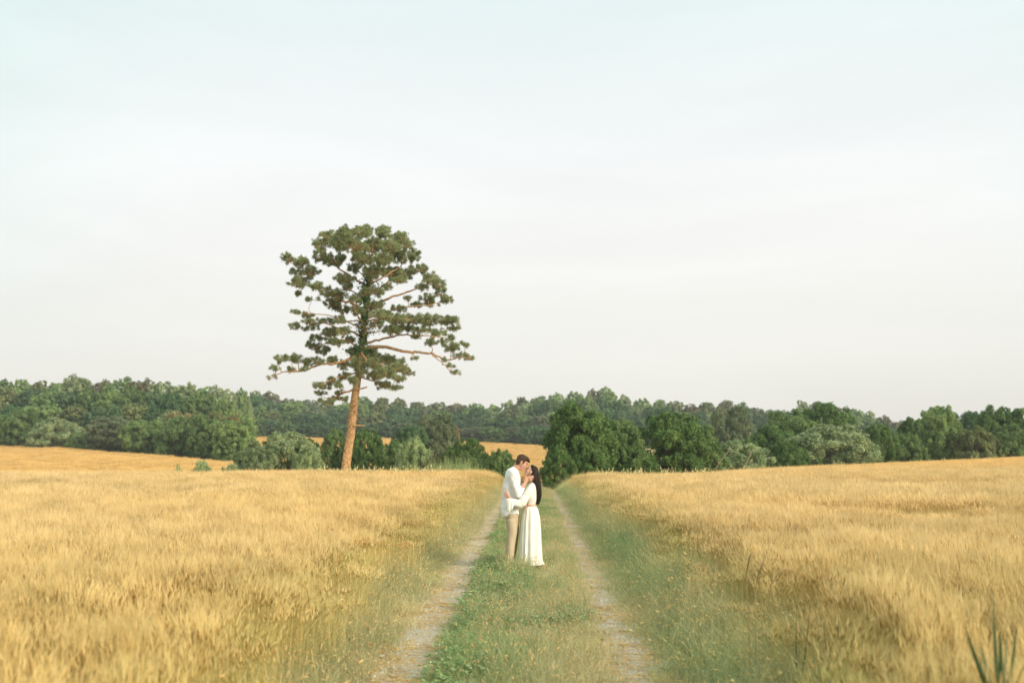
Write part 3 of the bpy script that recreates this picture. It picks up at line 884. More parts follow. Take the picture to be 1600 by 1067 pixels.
NEAR = [
 # left row along the wood, behind the rising field
 (-75, 12, 648, 203, 'tree', 0, 'mid', 'deciduous_tree', 'mid green tree cut by the left edge of the picture behind the field', 'tree'),
 (0, 58, 640, 198, 'tree', 1, 'mid', 'deciduous_tree', 'wide mid green tree with a short pale trunk at the far left field edge', 'tree'),
 (50, 128, 654, 190, 'bush', 1, 'sage', 'deciduous_tree', 'light green spreading tree on forked trunks at the left field edge', 'tree'),
 (104, 142, 676, 186, 'bush', 2, 'light', 'bush', 'small light green bush right of the tree with forked trunks', 'bush'),
 (134, 206, 651, 181, 'tree', 2, 'grey', 'deciduous_tree', 'dusty grey brown tree among the greener trees of the left field edge', 'tree'),
 (190, 260, 656, 173, 'tree', 3, 'light', 'deciduous_tree', 'dense light green tree right of the dusty grey one at the field edge', 'tree'),
 (262, 292, 644, 176, 'tree', 0, 'tan', 'deciduous_tree', 'olive tan treetop rising just behind the broad green trees at left', 'tree'),
 (246, 312, 653, 167, 'bush', 3, 'mid', 'deciduous_tree', 'broad mid green tree left of the yellowish rounded one at the field edge', 'tree'),
 (292, 350, 651, 162, 'tree', 1, 'mid', 'deciduous_tree', 'mid green tree between the broad tree and the rounded yellowish one', 'tree'),
 (334, 403, 657, 153, 'tree', 4, 'light', 'deciduous_tree', 'rounded yellowish green tree at the right end of the left field', 'tree'),
 # bushes along the crest by the pine
 (366, 436, 698, 84, 'bush', 0, 'sage', 'bush', 'low sage green bush at the left foot of the large pale bush', 'bush'),
 (398, 500, 675, 88, 'bush', 4, 'sage', 'bush', 'large pale sage bush left of the pine, behind the wheat', 'bush'),
 (458, 506, 700, 84, 'bush', 1, 'pale', 'bush', 'paler leafy bush just left of the pine trunk', 'bush'),
 (476, 494, 688, 92, 'bush', 2, 'dark', 'bush', 'tiny dark rounded bush top against the far field left of the pine', 'bush'),
 (498, 556, 674, 92, 'bush', 3, 'mid', 'bush', 'mid green bush directly behind the base of the pine', 'bush'),
 (540, 604, 671, 90, 'bush', 0, 'dark', 'bush', 'dark green rounded bush just right of the pine trunk', 'bush'),
 (590, 650, 690, 86, 'bush', 4, 'mid', 'bush', 'low mid green bush between the dark bush and the pale spiky shrub', 'bush'),
 (612, 668, 666, 100, 'tree', 2, 'blue', 'shrub', 'dark bluish conical shrub left of the big grey olive tree', 'shrub'),
 (646, 716, 649, 112, 'tree', 4, 'grey', 'deciduous_tree', 'big grey olive tree standing in front of the distant wood', 'tree'),
 (698, 720, 664, 113, 'tree', 3, 'rust', 'shrub', 'rusty orange dead shrub at the right side of the grey olive tree', 'shrub'),
 (626, 668, 685, 82, 'bush', 2, 'pale', 'shrub', 'pale sage shrub with upright shoots in the middle of the hedge', 'shrub'),
 (660, 696, 690, 84, 'bush', 1, 'grey', 'bush', 'small grey green bush right of the pale upright shrub', 'bush'),
 (684, 728, 700, 82, 'bush', 3, 'dark', 'bush', 'dark low bush below the grey olive tree', 'bush'),
 (714, 752, 686, 79, 'tree', 0, 'dark', 'bush', 'dark upright bush with a flat top against the far field', 'bush'),
 (712, 740, 706, 74, 'bush', 4, 'mid', 'bush', 'mid green bush at the left foot of the upright flat topped one', 'bush'),
 (738, 776, 709, 68, 'bush', 1, 'mid', 'bush', 'mid green bush between the upright bush and the man', 'bush'),
 (760, 804, 702, 61, 'bush', 0, 'mid', 'bush', 'leafy pointed bush right behind the man at the track end', 'bush'),
 # right clump
 (848, 900, 706, 59, 'bush', 3, 'dark', 'bush', 'dark low bush to the right of the woman at the track end', 'bush'),
 (850, 960, 634, 64, 'tree', 1, 'dark', 'deciduous_tree', 'tall dark green tree nearest to the couple, first of the right clump', 'tree'),
 (886, 950, 690, 62, 'bush', 4, 'dark', 'bush', 'dark bush filling the foot of the tall tree nearest the couple', 'bush'),
 (930, 1006, 656, 66, 'tree', 3, 'mid', 'deciduous_tree', 'dark tree between the two tallest crowns of the right clump', 'tree'),
 (990, 1100, 645, 69, 'tree', 2, 'dark', 'deciduous_tree', 'wide dark rounded tree in the middle of the right clump', 'tree'),
 (950, 1030, 700, 65, 'bush', 0, 'dark', 'bush', 'dark undergrowth bush below the middle of the right clump', 'bush'),
 (1050, 1128, 667, 71, 'tree', 0, 'mid', 'deciduous_tree', 'leaning green tree over bare pale stems at the clump end', 'tree'),
 (1096, 1200, 690, 76, 'bush', 2, 'sage', 'bush', 'low sage bush sloping down at the right end of the clump', 'bush'),
 (1110, 1172, 637, 135, 'tree', 4, 'grey', 'deciduous_tree', 'round dull grey green tree standing behind the right clump', 'tree'),
 # hedge row on the right horizon
 (1160, 1246, 668, 95, 'bush', 3, 'dark', 'deciduous_tree', 'dark green tree behind the low sage bush on the right', 'tree'),
 (1196, 1286, 644, 108, 'tree', 1, 'mid', 'deciduous_tree', 'mid green tree left of the tallest one in the right hedge', 'tree'),
 (1250, 1336, 629, 116, 'tree', 3, 'dark', 'deciduous_tree', 'tallest olive dark tree of the right hedge', 'tree'),
 (1228, 1372, 664, 90, 'bush', 4, 'sage', 'bush', 'broad sage green bush sloping to the wheat on the right', 'bush'),
 (1206, 1262, 690, 86, 'bush', 1, 'dark', 'bush', 'dark bush at the left foot of the broad sage bush', 'bush'),
 (1352, 1400, 664, 101, 'tree', 2, 'dark', 'deciduous_tree', 'small dark tree right of the broad sage bush', 'tree'),
 (1384, 1446, 676, 104, 'bush', 0, 'mid', 'bush', 'low mid green bush left of the bright tall tree', 'bush'),
 (1408, 1450, 654, 112, 'tree', 0, 'dark', 'deciduous_tree', 'dark tree just left of the bright tall tree on the right', 'tree'),
 (1438, 1502, 636, 106, 'tree', 4, 'light', 'deciduous_tree', 'bright green tall tree with a ragged top in the right hedge', 'tree'),
 (1488, 1534, 643, 118, 'tree', 3, 'blue', 'deciduous_tree', 'dark green round treetop right of the bright tall tree', 'tree'),
 (1492, 1560, 668, 103, 'bush', 2, 'olive', 'bush', 'olive brown bush below the dark treetops at far right', 'bush'),
 (1518, 1584, 638, 113, 'tree', 1, 'dark', 'deciduous_tree', 'dark tree with a pointed top near the right edge', 'tree'),
 (1548, 1612, 665, 104, 'bush', 3, 'mid', 'bush', 'mid green bush in front of the dark trees at the right edge', 'bush'),
 (1566, 1650, 640, 116, 'tree', 0, 'dark', 'deciduous_tree', 'dark tree cut by the right edge of the picture', 'tree'),
 (1620, 1720, 645, 110, 'tree', 2, 'mid', 'deciduous_tree', 'green tree just beyond the right edge of the picture', 'tree'),
 # green weeds standing in the left field
 (300, 334, 720, 47, 'low', 0, 'pale', 'weed_plant', 'pale green weedy plant sticking out of the left wheat crest', 'plant'),
 (272, 288, 726, 46, 'low', 1, 'pale', 'weed_plant', 'smallest pale weed in the wheat, left of the larger weedy plant', 'plant'),
 (340, 384, 724, 52, 'low', 2, 'sage', 'weed_plant', 'low green growth trailing left from the sage bush', 'plant'),
 (744, 766, 733, 47, 'low', 0, 'light', 'weed_plant', 'yellow flowered weed at the left corner of the track end', 'plant'),
 (760, 790, 742, 50, 'low', 1, 'mid', 'weed_plant', 'low green weed beside the bush behind the man', 'plant'),
]
for r_ in NEAR:
    plant(*r_)
# a few yellow flowers on the weed by the track end, and the bare leaning stems in the right clump
fl = [o for o in C.objects if o.get('label', '').startswith('yellow flowered')][0]
M_yel = solid('yellow_petal', (.85, .50, .05), rough=.6)
rg = np.random.default_rng(9)
for i_ in range(5):
    g = G()
    c_ = np.array([rg.uniform(-.35, .35), rg.uniform(-.4, -.2), rg.uniform(.35, .8)])
    for q in range(7):
        an = q * .9; dx = np.array([np.cos(an), -.3, np.sin(an)]) * .045
        sd_ = np.array([-np.sin(an), 0, np.cos(an)]) * .02
        g.add([c_, c_ + dx * .6 + sd_, c_ + dx, c_ + dx * .6 - sd_], [(0, 1, 2, 3)])
    g.obj('flower', [M_yel], fl)
M_dead = solid('bare_dead_wood', (.42, .34, .24), (.30, .24, .17), 8, .9)
lt = [o for o in C.objects if o.get('label', '').startswith('leaning green tree')][0]
for (a0, b0, a1, b1, r0) in ((1092, 742, 1142, 700, .045), (1114, 735, 1124, 716, .03), (1148, 730, 1176, 702, .04)):
    p0 = pt(a0, b0, 69.5) - np.array(lt.location); p1 = pt(a1, b1, 69.5) - np.array(lt.location)
    p0[2] = min(p0[2], 0.1)
    g = G(); q = catmull([p0, (p0 + p1) / 2 + [0, .1, .08], p1], 5)
    tube(g, q, np.linspace(r0, r0 * .5, len(q)), 6)
    g.obj('branch', [M_dead], lt)

# ------------------------------------------------------------------ the wood on the hills
SKY = [(-200, 594), (0, 592), (60, 593), (105, 596), (125, 583), (150, 592), (200, 587), (225, 590), (260, 596), (340, 599), (420, 611), (480, 624), (505, 627), (540, 630), (560, 620), (620, 622), (645, 628), (660, 624),
       (700, 632), (745, 629), (780, 630), (815, 617), (838, 620), (860, 611), (900, 607), (950, 606), (985, 619), (1030, 624), (1080, 630), (1145, 626), (1175, 636), (1210, 641), (1235, 640), (1250, 623), (1275, 628), (1300, 636),
       (1340, 640), (1385, 650), (1410, 657), (1450, 660), (1600, 655), (1900, 650)]
rnd = random.Random(77)
def v_of(x, y, z):
    q = np.array([x, y, z]) - CAM; d_ = q @ FW
    th = math.atan2(q[2], d_) - PITCH
    return 533.5 - FPX * math.tan(th)
place = [(-600, 120, 'at the far left of the wood'), (120, 260, 'above the middle of the left field'), (260, 400, 'above the right end of the left field'), (400, 520, 'behind the sage bush left of the pine'),
         (520, 640, 'behind the pine trunk'), (640, 730, 'around the grey olive tree'), (730, 850, 'above the couple'), (850, 960, 'above the dark tree nearest the couple'), (960, 1110, 'above the middle of the right clump'),
         (1110, 1240, 'left of the tallest hedge tree on the right'), (1240, 1440, 'behind the tallest hedge tree on the right'), (1440, 2000, 'behind the bright tree at far right')]
cw = {'mid': 'mid green', 'dark': 'dark green', 'deep': 'deep green', 'light': 'light yellow green', 'grey': 'grey green', 'olive': 'olive', 'blue': 'bluish green', 'pale': 'pale sage', 'brown': 'brownish', 'tan': 'tan', 'sage': 'sage green'}
rowname = ['foot of the wood', 'lower slope', 'upper slope', 'skyline']
fw_ = {0: 'tall oval', 1: 'round', 2: 'tall', 3: 'broad', 4: 'full', 5: 'rounded', 6: 'slender', 7: 'oval'}
made = []
for row in range(4):
    u = -420 + row * 7
    while u < 1680:
        left = u < 372
        step = rnd.uniform(26, 37) if left else rnd.uniform(21, 31)
        base = edge_d(u)
        gap = 21 if left else 17
        d_ = float(base + 5 + row * gap + rnd.uniform(-4, 4))
        vb = v_of(*pt(u, 700, base)[:2], float(H(*pt(u, 700, base)[:2])))
        vs = np.interp(u, [a[0] for a in SKY], [a[1] for a in SKY])
        f = [.42, .66, .86, 1.0][row]
        vt = vb + (vs - vb) * f + rnd.uniform(-3, 3) * (1 if row < 3 else .8)
        skip = (row == 0 and (u > 860 or -100 < u < 350)) or (row <= 1 and u > 1180) or (row == 2 and u > 1440) or u > 1690
        if not skip:
            x, y, _ = pt(u, 700, d_); z = float(H(x, y)); top = pt(u, vt, d_)[2]
            hh = top - z
            hh_c = min(max(hh, 5), 19)
            zz = top - hh_c if hh > 5 else z - .3
            if hh <= 19: zz = z - .2; hh_c = max(hh, 4) + .2
            r = rnd.random()
            if row == 3: tn = rnd.choice(['light', 'grey', 'mid', 'olive', 'light', 'brown', 'sage'])
            elif row == 0: tn = rnd.choice(['blue', 'deep', 'grey', 'mid', 'deep'])
            else: tn = rnd.choice(['mid', 'blue', 'deep', 'grey', 'light', 'sage', 'olive', 'blue'])
            made.append([u, row, d_, x, y, zz, hh_c, tn, rnd.randrange(8), step / FPX * d_ * rnd.uniform(1.6, 2.1)])
        u += step
made += [[364, 1, 152, *pt(364, 700, 168)[:2], None, None, 'rust', 6, 3.6]]
seen = {}
for q in made:
    u, row, d_, x, y, z, hh, tn, k, W = q
    if z is None:
        z = float(H(x, y)); hh = pt(u, 645, 168)[2] - z
    pl = [p_[2] for p_ in place if p_[0] <= u < p_[1]][0]
    core_ = f"{fw_[k]} {cw.get(tn, 'rusty brown')} tree on the {rowname[row]}"
    key = (core_, pl)
    seen.setdefault(key, []).append(q)
    o = empty('forest_tree', (x, y, z), 0)
    me, tm = crown('far', k)
    cc = np.array(TINT[tn]) * rnd.uniform(.85, 1.15)
    for nm, mm in (('crown', me), ('trunk', tm)):
        if nm == 'trunk' and row > 0: continue
        c_ = bpy.data.objects.new(nm, mm); C.objects.link(c_); c_.parent = o
        c_.scale = (W / 7.5, W / 7.5, hh / 10.1); c_.rotation_euler = (0, 0, rnd.uniform(0, 6.28)); c_.color = (*cc, 1)
    q.append(o); q.append(key)
ordw = ['first', 'second', 'third', 'fourth', 'fifth', 'sixth', 'seventh', 'eighth']
for key, qs in seen.items():
    qs.sort(key=lambda q: q[0])
    for i_, q in enumerate(qs):
        lab = key[0] + ' ' + key[1]
        if len(qs) > 1: lab = ordw[i_] + ' from left, ' + lab
        tag(q[-2], ' '.join(lab.split()[:16]), 'tree', 'trees of the wood behind the fields')

# ------------------------------------------------------------------ the lone pine
PD = 70.0
def pc(cx, cy, dy=0.0):
    return pt(400 + cx / 2.539, 330 + cy / 2.5405, PD + dy)
base = pc(350, 1005); bz = float(H(base[0], base[1]))
pine = empty('pine_tree', (base[0] - .15, base[1], bz))
tag(pine, 'tall lone pine with a leaning orange trunk standing behind the left wheat', 'tree')
O_ = np.array(pine.location)
PXM = PD / FPX / 2.54
rng = np.random.default_rng(12)
M_pbark = None
m, nn, ll = mat('pine_bark')
oc = nn('ShaderNodeTexCoord').outputs['Object']
vor = nn('ShaderNodeTexVoronoi'); vor.feature = 'DISTANCE_TO_EDGE'; vor.inputs['Scale'].default_value = 5.5
mpn = nn('ShaderNodeMapping'); mpn.inputs['Scale'].default_value = (1, 1, .45); ll(oc, mpn.inputs[0]); ll(mpn.outputs[0], vor.inputs[0])
c1 = mixc(nn, ll, stretch(nn, ll, noise(nn, ll, 5, 5, oc), .35, .65), (.46, .27, .13), (.62, .40, .20))
c1 = mixc(nn, ll, stretch(nn, ll, vor.outputs[0], .0, .09), (.17, .09, .05), c1)
p = nn('ShaderNodeBsdfDiffuse'); ll(c1, p.inputs[0])
bm = nn('ShaderNodeBump'); bm.inputs['Distance'].default_value = .05; ll(vor.outputs[0], bm.inputs['Height']); ll(bm.outputs[0], p.inputs['Normal'])
o = nn('ShaderNodeOutputMaterial'); ll(p.outputs[0], o.inputs[0])
M_pbark = m
M_need = plant_mat('pine_needles', (.15, .20, .085), (.44, .48, .24), .25, None)
M_ivy = plant_mat('ivy_leaves', (.03, .09, .03), (.07, .17, .05), .2, None)

tr = [(346, 1130), (350, 1075), (358, 1000), (368, 935), (378, 880), (385, 810), (392, 740), (400, 685), (406, 640), (414, 580), (422, 520), (429, 460), (432, 400), (438, 340), (446, 285), (452, 230), (452, 180), (446, 130), (448, 95)]
tw = [50, 44, 38, 37, 36, 35, 33, 31, 29, 26, 23, 20, 17, 14, 11, 8, 6, 4, 2]
TP = np.array([pc(*q) - O_ for q in tr]); TR = np.array(tw) * .45 * PXM
TPs = catmull(TP, 6); TRs = np.interp(np.linspace(0, 1, len(TPs)), np.linspace(0, 1, len(TR)), TR)
g = G()
n_s = 18
tube(g, TPs, TRs, n_s)
me_v = g.V[0].reshape(len(TPs), n_s, 3)
cen = TPs[:, None]; rad = 1 + .07 * np.sin(3 * np.linspace(0, 6.28, n_s, endpoint=False) + .5 * np.arange(len(TPs))[:, None] * .3) + rng.normal(0, .025, (len(TPs), n_s))
g.V[0] = (cen + (me_v - cen) * rad[..., None]).reshape(-1, 3)
trunk = g.obj('trunk', [M_pbark], pine, smooth=True)

LIMBS = [
 ([(415, 568), (330, 597), (260, 605), (180, 630), (100, 640), (55, 660)], 13, -.5),
 ([(392, 708), (345, 716), (318, 735), (272, 742)], 9, .3),
 ([(424, 545), (500, 540), (570, 550), (640, 560), (700, 570), (750, 588), (800, 588), (855, 578)], 15, -1.0),
 ([(700, 570), (735, 592), (765, 620), (795, 645)], 5, -1.6),
 ([(428, 525), (520, 500), (600, 495), (680, 498), (745, 500)], 10, 1.5),
 ([(435, 405), (480, 365), (530, 342), (590, 325), (640, 312), (690, 288), (725, 265)], 12, -1.5),
 ([(437, 425), (520, 395), (600, 378), (680, 380), (760, 350)], 9, 1.2),
 ([(436, 405), (380, 365), (330, 348), (260, 308), (200, 286), (160, 240), (120, 190)], 12, -.8),
 ([(430, 505), (370, 482), (300, 455), (230, 430), (150, 450)], 9, .9),
 ([(445, 300), (390, 262), (330, 225), (285, 180), (262, 130)], 10, .6),
 ([(450, 280), (480, 222), (520, 172), (560, 120)], 8, -1.5),
 ([(448, 290), (520, 250), (580, 205), (635, 160)], 8, 1.6),
 ([(452, 240), (405, 180), (380, 125), (345, 90)], 7, -1.2),
 ([(452, 200), (470, 140), (490, 95)], 5, 1.2),
 ([(414, 580), (470, 602), (540, 622), (620, 645)], 9, -1.8),
 ([(403, 655), (450, 672), (510, 690), (555, 697)], 7, 1.0),
 ([(418, 555), (360, 515), (300, 520), (225, 545)], 8, 1.8),
 ([(442, 340), (540, 278), (620, 245), (685, 225)], 8, .4),
 ([(434, 440), (470, 430), (560, 430), (660, 430), (780, 440)], 9, -2.0),
 ([(432, 470), (380, 440), (300, 415), (180, 405)], 8, -2.0),
 ([(440, 380), (400, 330), (340, 320), (290, 325)], 7, 2.2),
 ([(405, 640), (360, 655), (310, 668), (250, 692)], 7, -1.5),
 ([(425, 500), (440, 470), (470, 440), (500, 410)], 8, -4.5),
 ([(430, 450), (400, 420), (390, 390), (380, 360)], 8, -4.0),
 ([(418, 560), (420, 575), (430, 590), (445, 600)], 9, -4.2),
 ([(445, 320), (460, 290), (470, 250), (480, 230)], 7, -3.6),
 ([(425, 500), (450, 480), (480, 470), (520, 460)], 8, 4.5),
 ([(430, 450), (400, 440), (370, 440), (340, 440)], 8, 4.2),
 ([(445, 300), (430, 270), (400, 230), (380, 200)], 7, 3.8),
 ([(418, 560), (440, 570), (480, 580), (520, 590)], 8, 4.0)]
LP = []          # sampled limb points with 2D crop position, depth and radius
for i_, (q, w0, dep) in enumerate(LIMBS):
    k = len(q); tt = np.linspace(0, 1, k)
    P3 = np.array([pc(a, b, (dep if i_ != 3 else dep - 0) * t_ - (1.0 * (1 - t_) if i_ == 3 else 0)) - O_ for (a, b), t_ in zip(q, tt)])
    P3[1:] += rng.normal(0, .07, (k - 1, 3))
    Q = catmull(P3, 6); rr2 = np.linspace(w0 / 2, 1.2, len(Q)) * PXM
    Q[1:-1] += rng.normal(0, .025, (len(Q) - 2, 3))
    g = G(); tube(g, Q, rr2, 8); g.obj('limb', [M_pbark], pine, smooth=True)
    c2 = catmull(np.array([(a, b, 0) for a, b in q], float), 6)[:, :2]
    for a, b, r in zip(c2, Q, rr2): LP.append((a[0], a[1], *b, r))
for q, w0 in (([(388, 850), (410, 850), (433, 852)], 8), ([(396, 706), (418, 704), (442, 697)], 8), ([(376, 770), (402, 768)], 7), ([(392, 790), (404, 797)], 6), ([(372, 845), (380, 843)], 9)):
    P3 = np.array([pc(a, b, -.35) - O_ for a, b in q]); g = G(); Q = catmull(P3, 3) if len(P3) > 2 else P3
    tube(g, Q, np.linspace(w0 / 2, w0 / 3.2, len(Q)) * PXM, 7); g.obj('branch_stub', [M_pbark], pine, smooth=True)
LP = np.array(LP)

CL = [(350,90,40,30),(420,85,45,28),(500,85,45,28),(570,105,35,25),(280,110,45,35),(250,140,28,35),(330,130,50,32),(400,140,50,32),(470,135,50,30),(540,140,45,30),(600,135,35,25),(625,175,30,30),(570,180,40,30),
 (260,185,40,28),(320,195,40,28),(420,190,50,28),(500,195,45,30),(470,240,50,28),(540,245,50,28),(600,245,36,22),(650,235,42,20),(560,272,45,16),(385,225,30,22),(350,270,50,18),
 (130,185,32,20),(180,202,35,25),(150,240,32,14),(210,245,42,26),(170,285,42,24),(160,325,22,10),(240,300,36,18),(290,322,40,20),(225,352,28,9),(330,335,35,20),(310,365,42,20),(360,300,35,14),(345,388,38,18),(400,350,30,18),(400,400,34,20),
 (690,265,40,22),(722,290,32,24),(655,300,32,16),(730,325,30,20),(675,345,38,18),(760,352,32,16),(640,368,32,12),(600,350,25,9),(700,372,38,12),
 (480,320,38,18),(520,300,30,12),(430,330,28,20),(470,375,42,18),(560,392,42,12),(500,412,46,20),(560,432,50,22),(620,428,46,22),(680,432,46,24),(740,425,42,22),(782,430,26,18),(782,462,26,14),(600,462,42,16),(540,472,42,20),(660,470,45,14),(720,482,45,16),(772,500,22,15),(480,452,36,18),
 (155,405,20,10),(200,412,42,11),(155,458,36,10),(230,440,45,14),(220,462,40,11),(290,440,38,15),(330,430,30,18),(300,482,42,18),(250,500,38,16),(215,530,36,16),(262,552,42,20),(310,520,38,18),(350,480,32,18),(370,512,26,16),
 (90,590,36,16),(75,622,26,10),(58,655,16,6),(150,582,45,16),(130,628,30,10),(200,598,36,16),(240,595,32,13),(180,628,26,8),(300,590,30,14),
 (400,560,40,25),(450,568,50,28),(400,602,40,24),(460,602,50,28),(350,612,30,16),(520,592,45,22),(560,620,45,20),(520,642,45,20),(602,640,32,14),(560,662,40,15),(470,650,42,18),(505,690,45,14),(550,697,34,10),(420,640,28,22),(350,655,34,13),(312,668,28,10),(385,670,20,22),
 (240,690,28,14),(290,697,33,15),(330,690,28,12),(260,718,28,8),(330,722,22,9),(350,745,28,10),(290,757,30,9),(242,752,20,7),(310,745,24,8),
 (640,500,28,12),(700,530,22,8),(780,540,38,20),(822,528,20,14),(805,575,30,11),(850,580,26,10),(742,592,18,6),(770,612,22,9),(792,641,26,7),(618,580,16,5),(580,592,18,7),(700,515,30,12),(745,515,26,12)]
tw_g = G(); nd_g = G()
CT = []
for (cx, cy, rx, ry) in CL:
    inner = np.clip(1 - abs(cx - 440) / 330, 0, 1)
    reps = 1 + (rx * ry > 700) + (inner > .55)
    for rep in range(int(reps)):
        jx = rng.normal(0, 3); jy = rng.normal(0, 2)
        d2 = (LP[:, 0] - cx) ** 2 + ((LP[:, 1] - cy - 8) * 1.2) ** 2 + rng.uniform(0, 3500, len(LP)) * (rep > 0)
        k = np.argmin(d2); src = LP[k, 2:5]; r0 = LP[k, 5]
        dep = src[1] + rng.normal(0, .5 + 1.3 * inner) * (1 if rep == 0 else 1.6)
        c3 = pc(cx + jx, cy + jy, dep) - O_
        R3 = np.array([rx * PXM, (rx * .9 + 6) * PXM, ry * PXM])
        mid = (src + c3) / 2 + rng.normal(0, .12, 3) - [0, 0, .08]
        q = catmull([src, mid, c3 - [0, 0, R3[2] * .4]], 4)
        tube(tw_g, q, np.linspace(min(r0 * .7, .055), .016, len(q)), 5, cap=False)
        nk = max(3, int(rx * ry * .028 * (1.0 if reps < 2 else .62)) + 1)
        dirs = nrm(rng.normal(size=(nk, 3)) + [0, 0, .1])
        knob = c3 + dirs * R3 * rng.uniform(.2, 1.0, (nk, 1)) ** .6
        for kb in knob:
            tube(tw_g, catmull([c3 - [0, 0, R3[2] * .4], (kb + c3) / 2 - [0, 0, .1], kb - [0, 0, .05]], 2), .013, 3, cap=False)
            kr = rng.uniform(.06, .16)
            dd_ = nrm(rng.normal(size=(rng.integers(4, 7), 3)) + [0, 0, .35])
            sh_ = rng.uniform(0, 1)
            for d_ in dd_:
                CT.append((*(kb + d_ * kr), *d_, sh_))
CT = np.array(CT)
n = len(CT); K = 30
d = nrm(rng.normal(size=(n, K, 3)) * .75 + CT[:, None, 3:6] * .75 + [0, 0, .15])
ln = rng.uniform(.09, .17, (n, K, 1))
o_ = CT[:, None, :3] + d * .02 - CT[:, None, 3:6] * rng.uniform(0, .14, (n, K, 1))
sd_ = nrm(np.cross(d, rng.normal(size=(n, K, 3)))) * .011
V = np.stack([o_ - sd_ * .6, o_ + d * ln * .6 - sd_, o_ + d * ln, o_ + d * ln * .6 + sd_], 2)
a = np.clip(CT[:, 6:7] * .5 + rng.uniform(0, .5, (n, K)), 0, 1)
nd_g.add(V.reshape(-1, 3), np.arange(n * K * 4).reshape(-1, 4), 0, np.repeat(a.ravel(), 4))
tw_g.obj('twigs', [M_pbark], pine)['kind'] = 'stuff'
nd_g.obj('needles', [M_need], pine)['kind'] = 'stuff'
print('pine tufts', n)
# ivy up the middle of the trunk
iv = G()
k = 3800
t = rng.uniform(.50, .82, k)
c_ = np.stack([np.interp(t, np.linspace(0, 1, len(TPs)), TPs[:, j_]) for j_ in range(3)], -1)
an = rng.uniform(0, 6.28, k); r_ = np.interp(t, np.linspace(0, 1, len(TRs)), TRs) + np.abs(rng.normal(0, .34, k)) * (1.1 + .8 * np.sin(t * 75))* .8
c_ += np.stack([np.cos(an) * r_, np.sin(an) * r_, 0 * r_], -1)
leaf_quads(iv, rng, c_, nrm(np.stack([np.cos(an), np.sin(an), .4 + 0 * an], -1) + rng.normal(0, .4, (k, 3))), .07)
iv.obj('ivy', [M_ivy], pine)['kind'] = 'stuff'
# ------------------------------------------------------------------ the couple
M_skin = solid('skin_tanned', (.56, .31, .21), (.62, .35, .24), 30, .5, sss=.12)
M_skin2 = solid('skin_fair', (.62, .37, .27), (.67, .41, .30), 30, .5, sss=.12)
M_lip = solid('lips', (.48, .20, .17), rough=.5)
M_hair1 = solid('brown_hair', (.045, .024, .013), (.10, .055, .03), 30, .55, .8, 60, (3, 3, .6))
M_hair2 = solid('dark_brown_hair', (.008, .005, .004), (.028, .014, .009), 24, .38, .5, 60, (4, 4, .15))
M_shirt = solid('white_linen', (.80, .80, .80), (.88, .88, .87), 12, .9, .35, 25, (1, 1, .5))
M_pants = solid('khaki_cotton', (.50, .41, .27), (.57, .47, .32), 10, .9, .4, 20, (1, 1, .4))
M_dress = solid('cream_crepe', (.82, .79, .69), (.88, .86, .78), 10, .9, .3, 24, (1, 1, .3))
M_belt = solid('peach_sash', (.62, .36, .24), rough=.8)
M_shoe = solid('dark_leather', (.06, .055, .055), rough=.6)
M_sandal = solid('tan_leather', (.62, .24, .10), (.70, .32, .14), 20, .5)

KX = .00216
def q3(cx, cy, y=0.0):
    return np.array([(cx - 375) * KX, y, (932 - cy) * KX])

def remesh(g, name, mats, parent, voxel=.007, it=3, wr=None):
    me = g.mesh(name)
    o = bpy.data.objects.new('tmp', me); C.objects.link(o)
    m_ = o.modifiers.new('r', 'REMESH'); m_.mode = 'VOXEL'; m_.voxel_size = voxel; m_.use_smooth_shade = True
    s_ = o.modifiers.new('s', 'SMOOTH'); s_.iterations = it; s_.factor = .5
    dg = bpy.context.evaluated_depsgraph_get()
    me2 = bpy.data.meshes.new_from_object(o.evaluated_get(dg))
    bpy.data.objects.remove(o)
    me2.name = name
    if wr:
        V = np.zeros(len(me2.vertices) * 3); me2.vertices.foreach_get('co', V); V = V.reshape(-1, 3)
        Nn = np.zeros(len(V) * 3); me2.vertices.foreach_get('normal', Nn); Nn = Nn.reshape(-1, 3)
        V = V + Nn * wr(V)[:, None]
        me2.vertices.foreach_set('co', V.ravel()); me2.update()
    me2.polygons.foreach_set('use_smooth', np.ones(len(me2.polygons), bool))
    me2.materials.clear()
    for x in mats: me2.materials.append(x)
    ob = bpy.data.objects.new(name, me2); C.objects.link(ob); ob.parent = parent
    return ob

def capsule(g, p0, p1, r0, r1, n=10):
    p0 = np.asarray(p0, float); p1 = np.asarray(p1, float)
    tube(g, [p0, (p0 + p1) / 2, p1], [r0, (r0 + r1) / 2, r1], n)
    ball(g, p0, r0, nu=n, nv=6); ball(g, p1, r1, nu=n, nv=6)

def chain(g, P, R, n=10):
    for i_ in range(len(P) - 1): capsule(g, P[i_], P[i_ + 1], R[i_], R[i_ + 1], n)

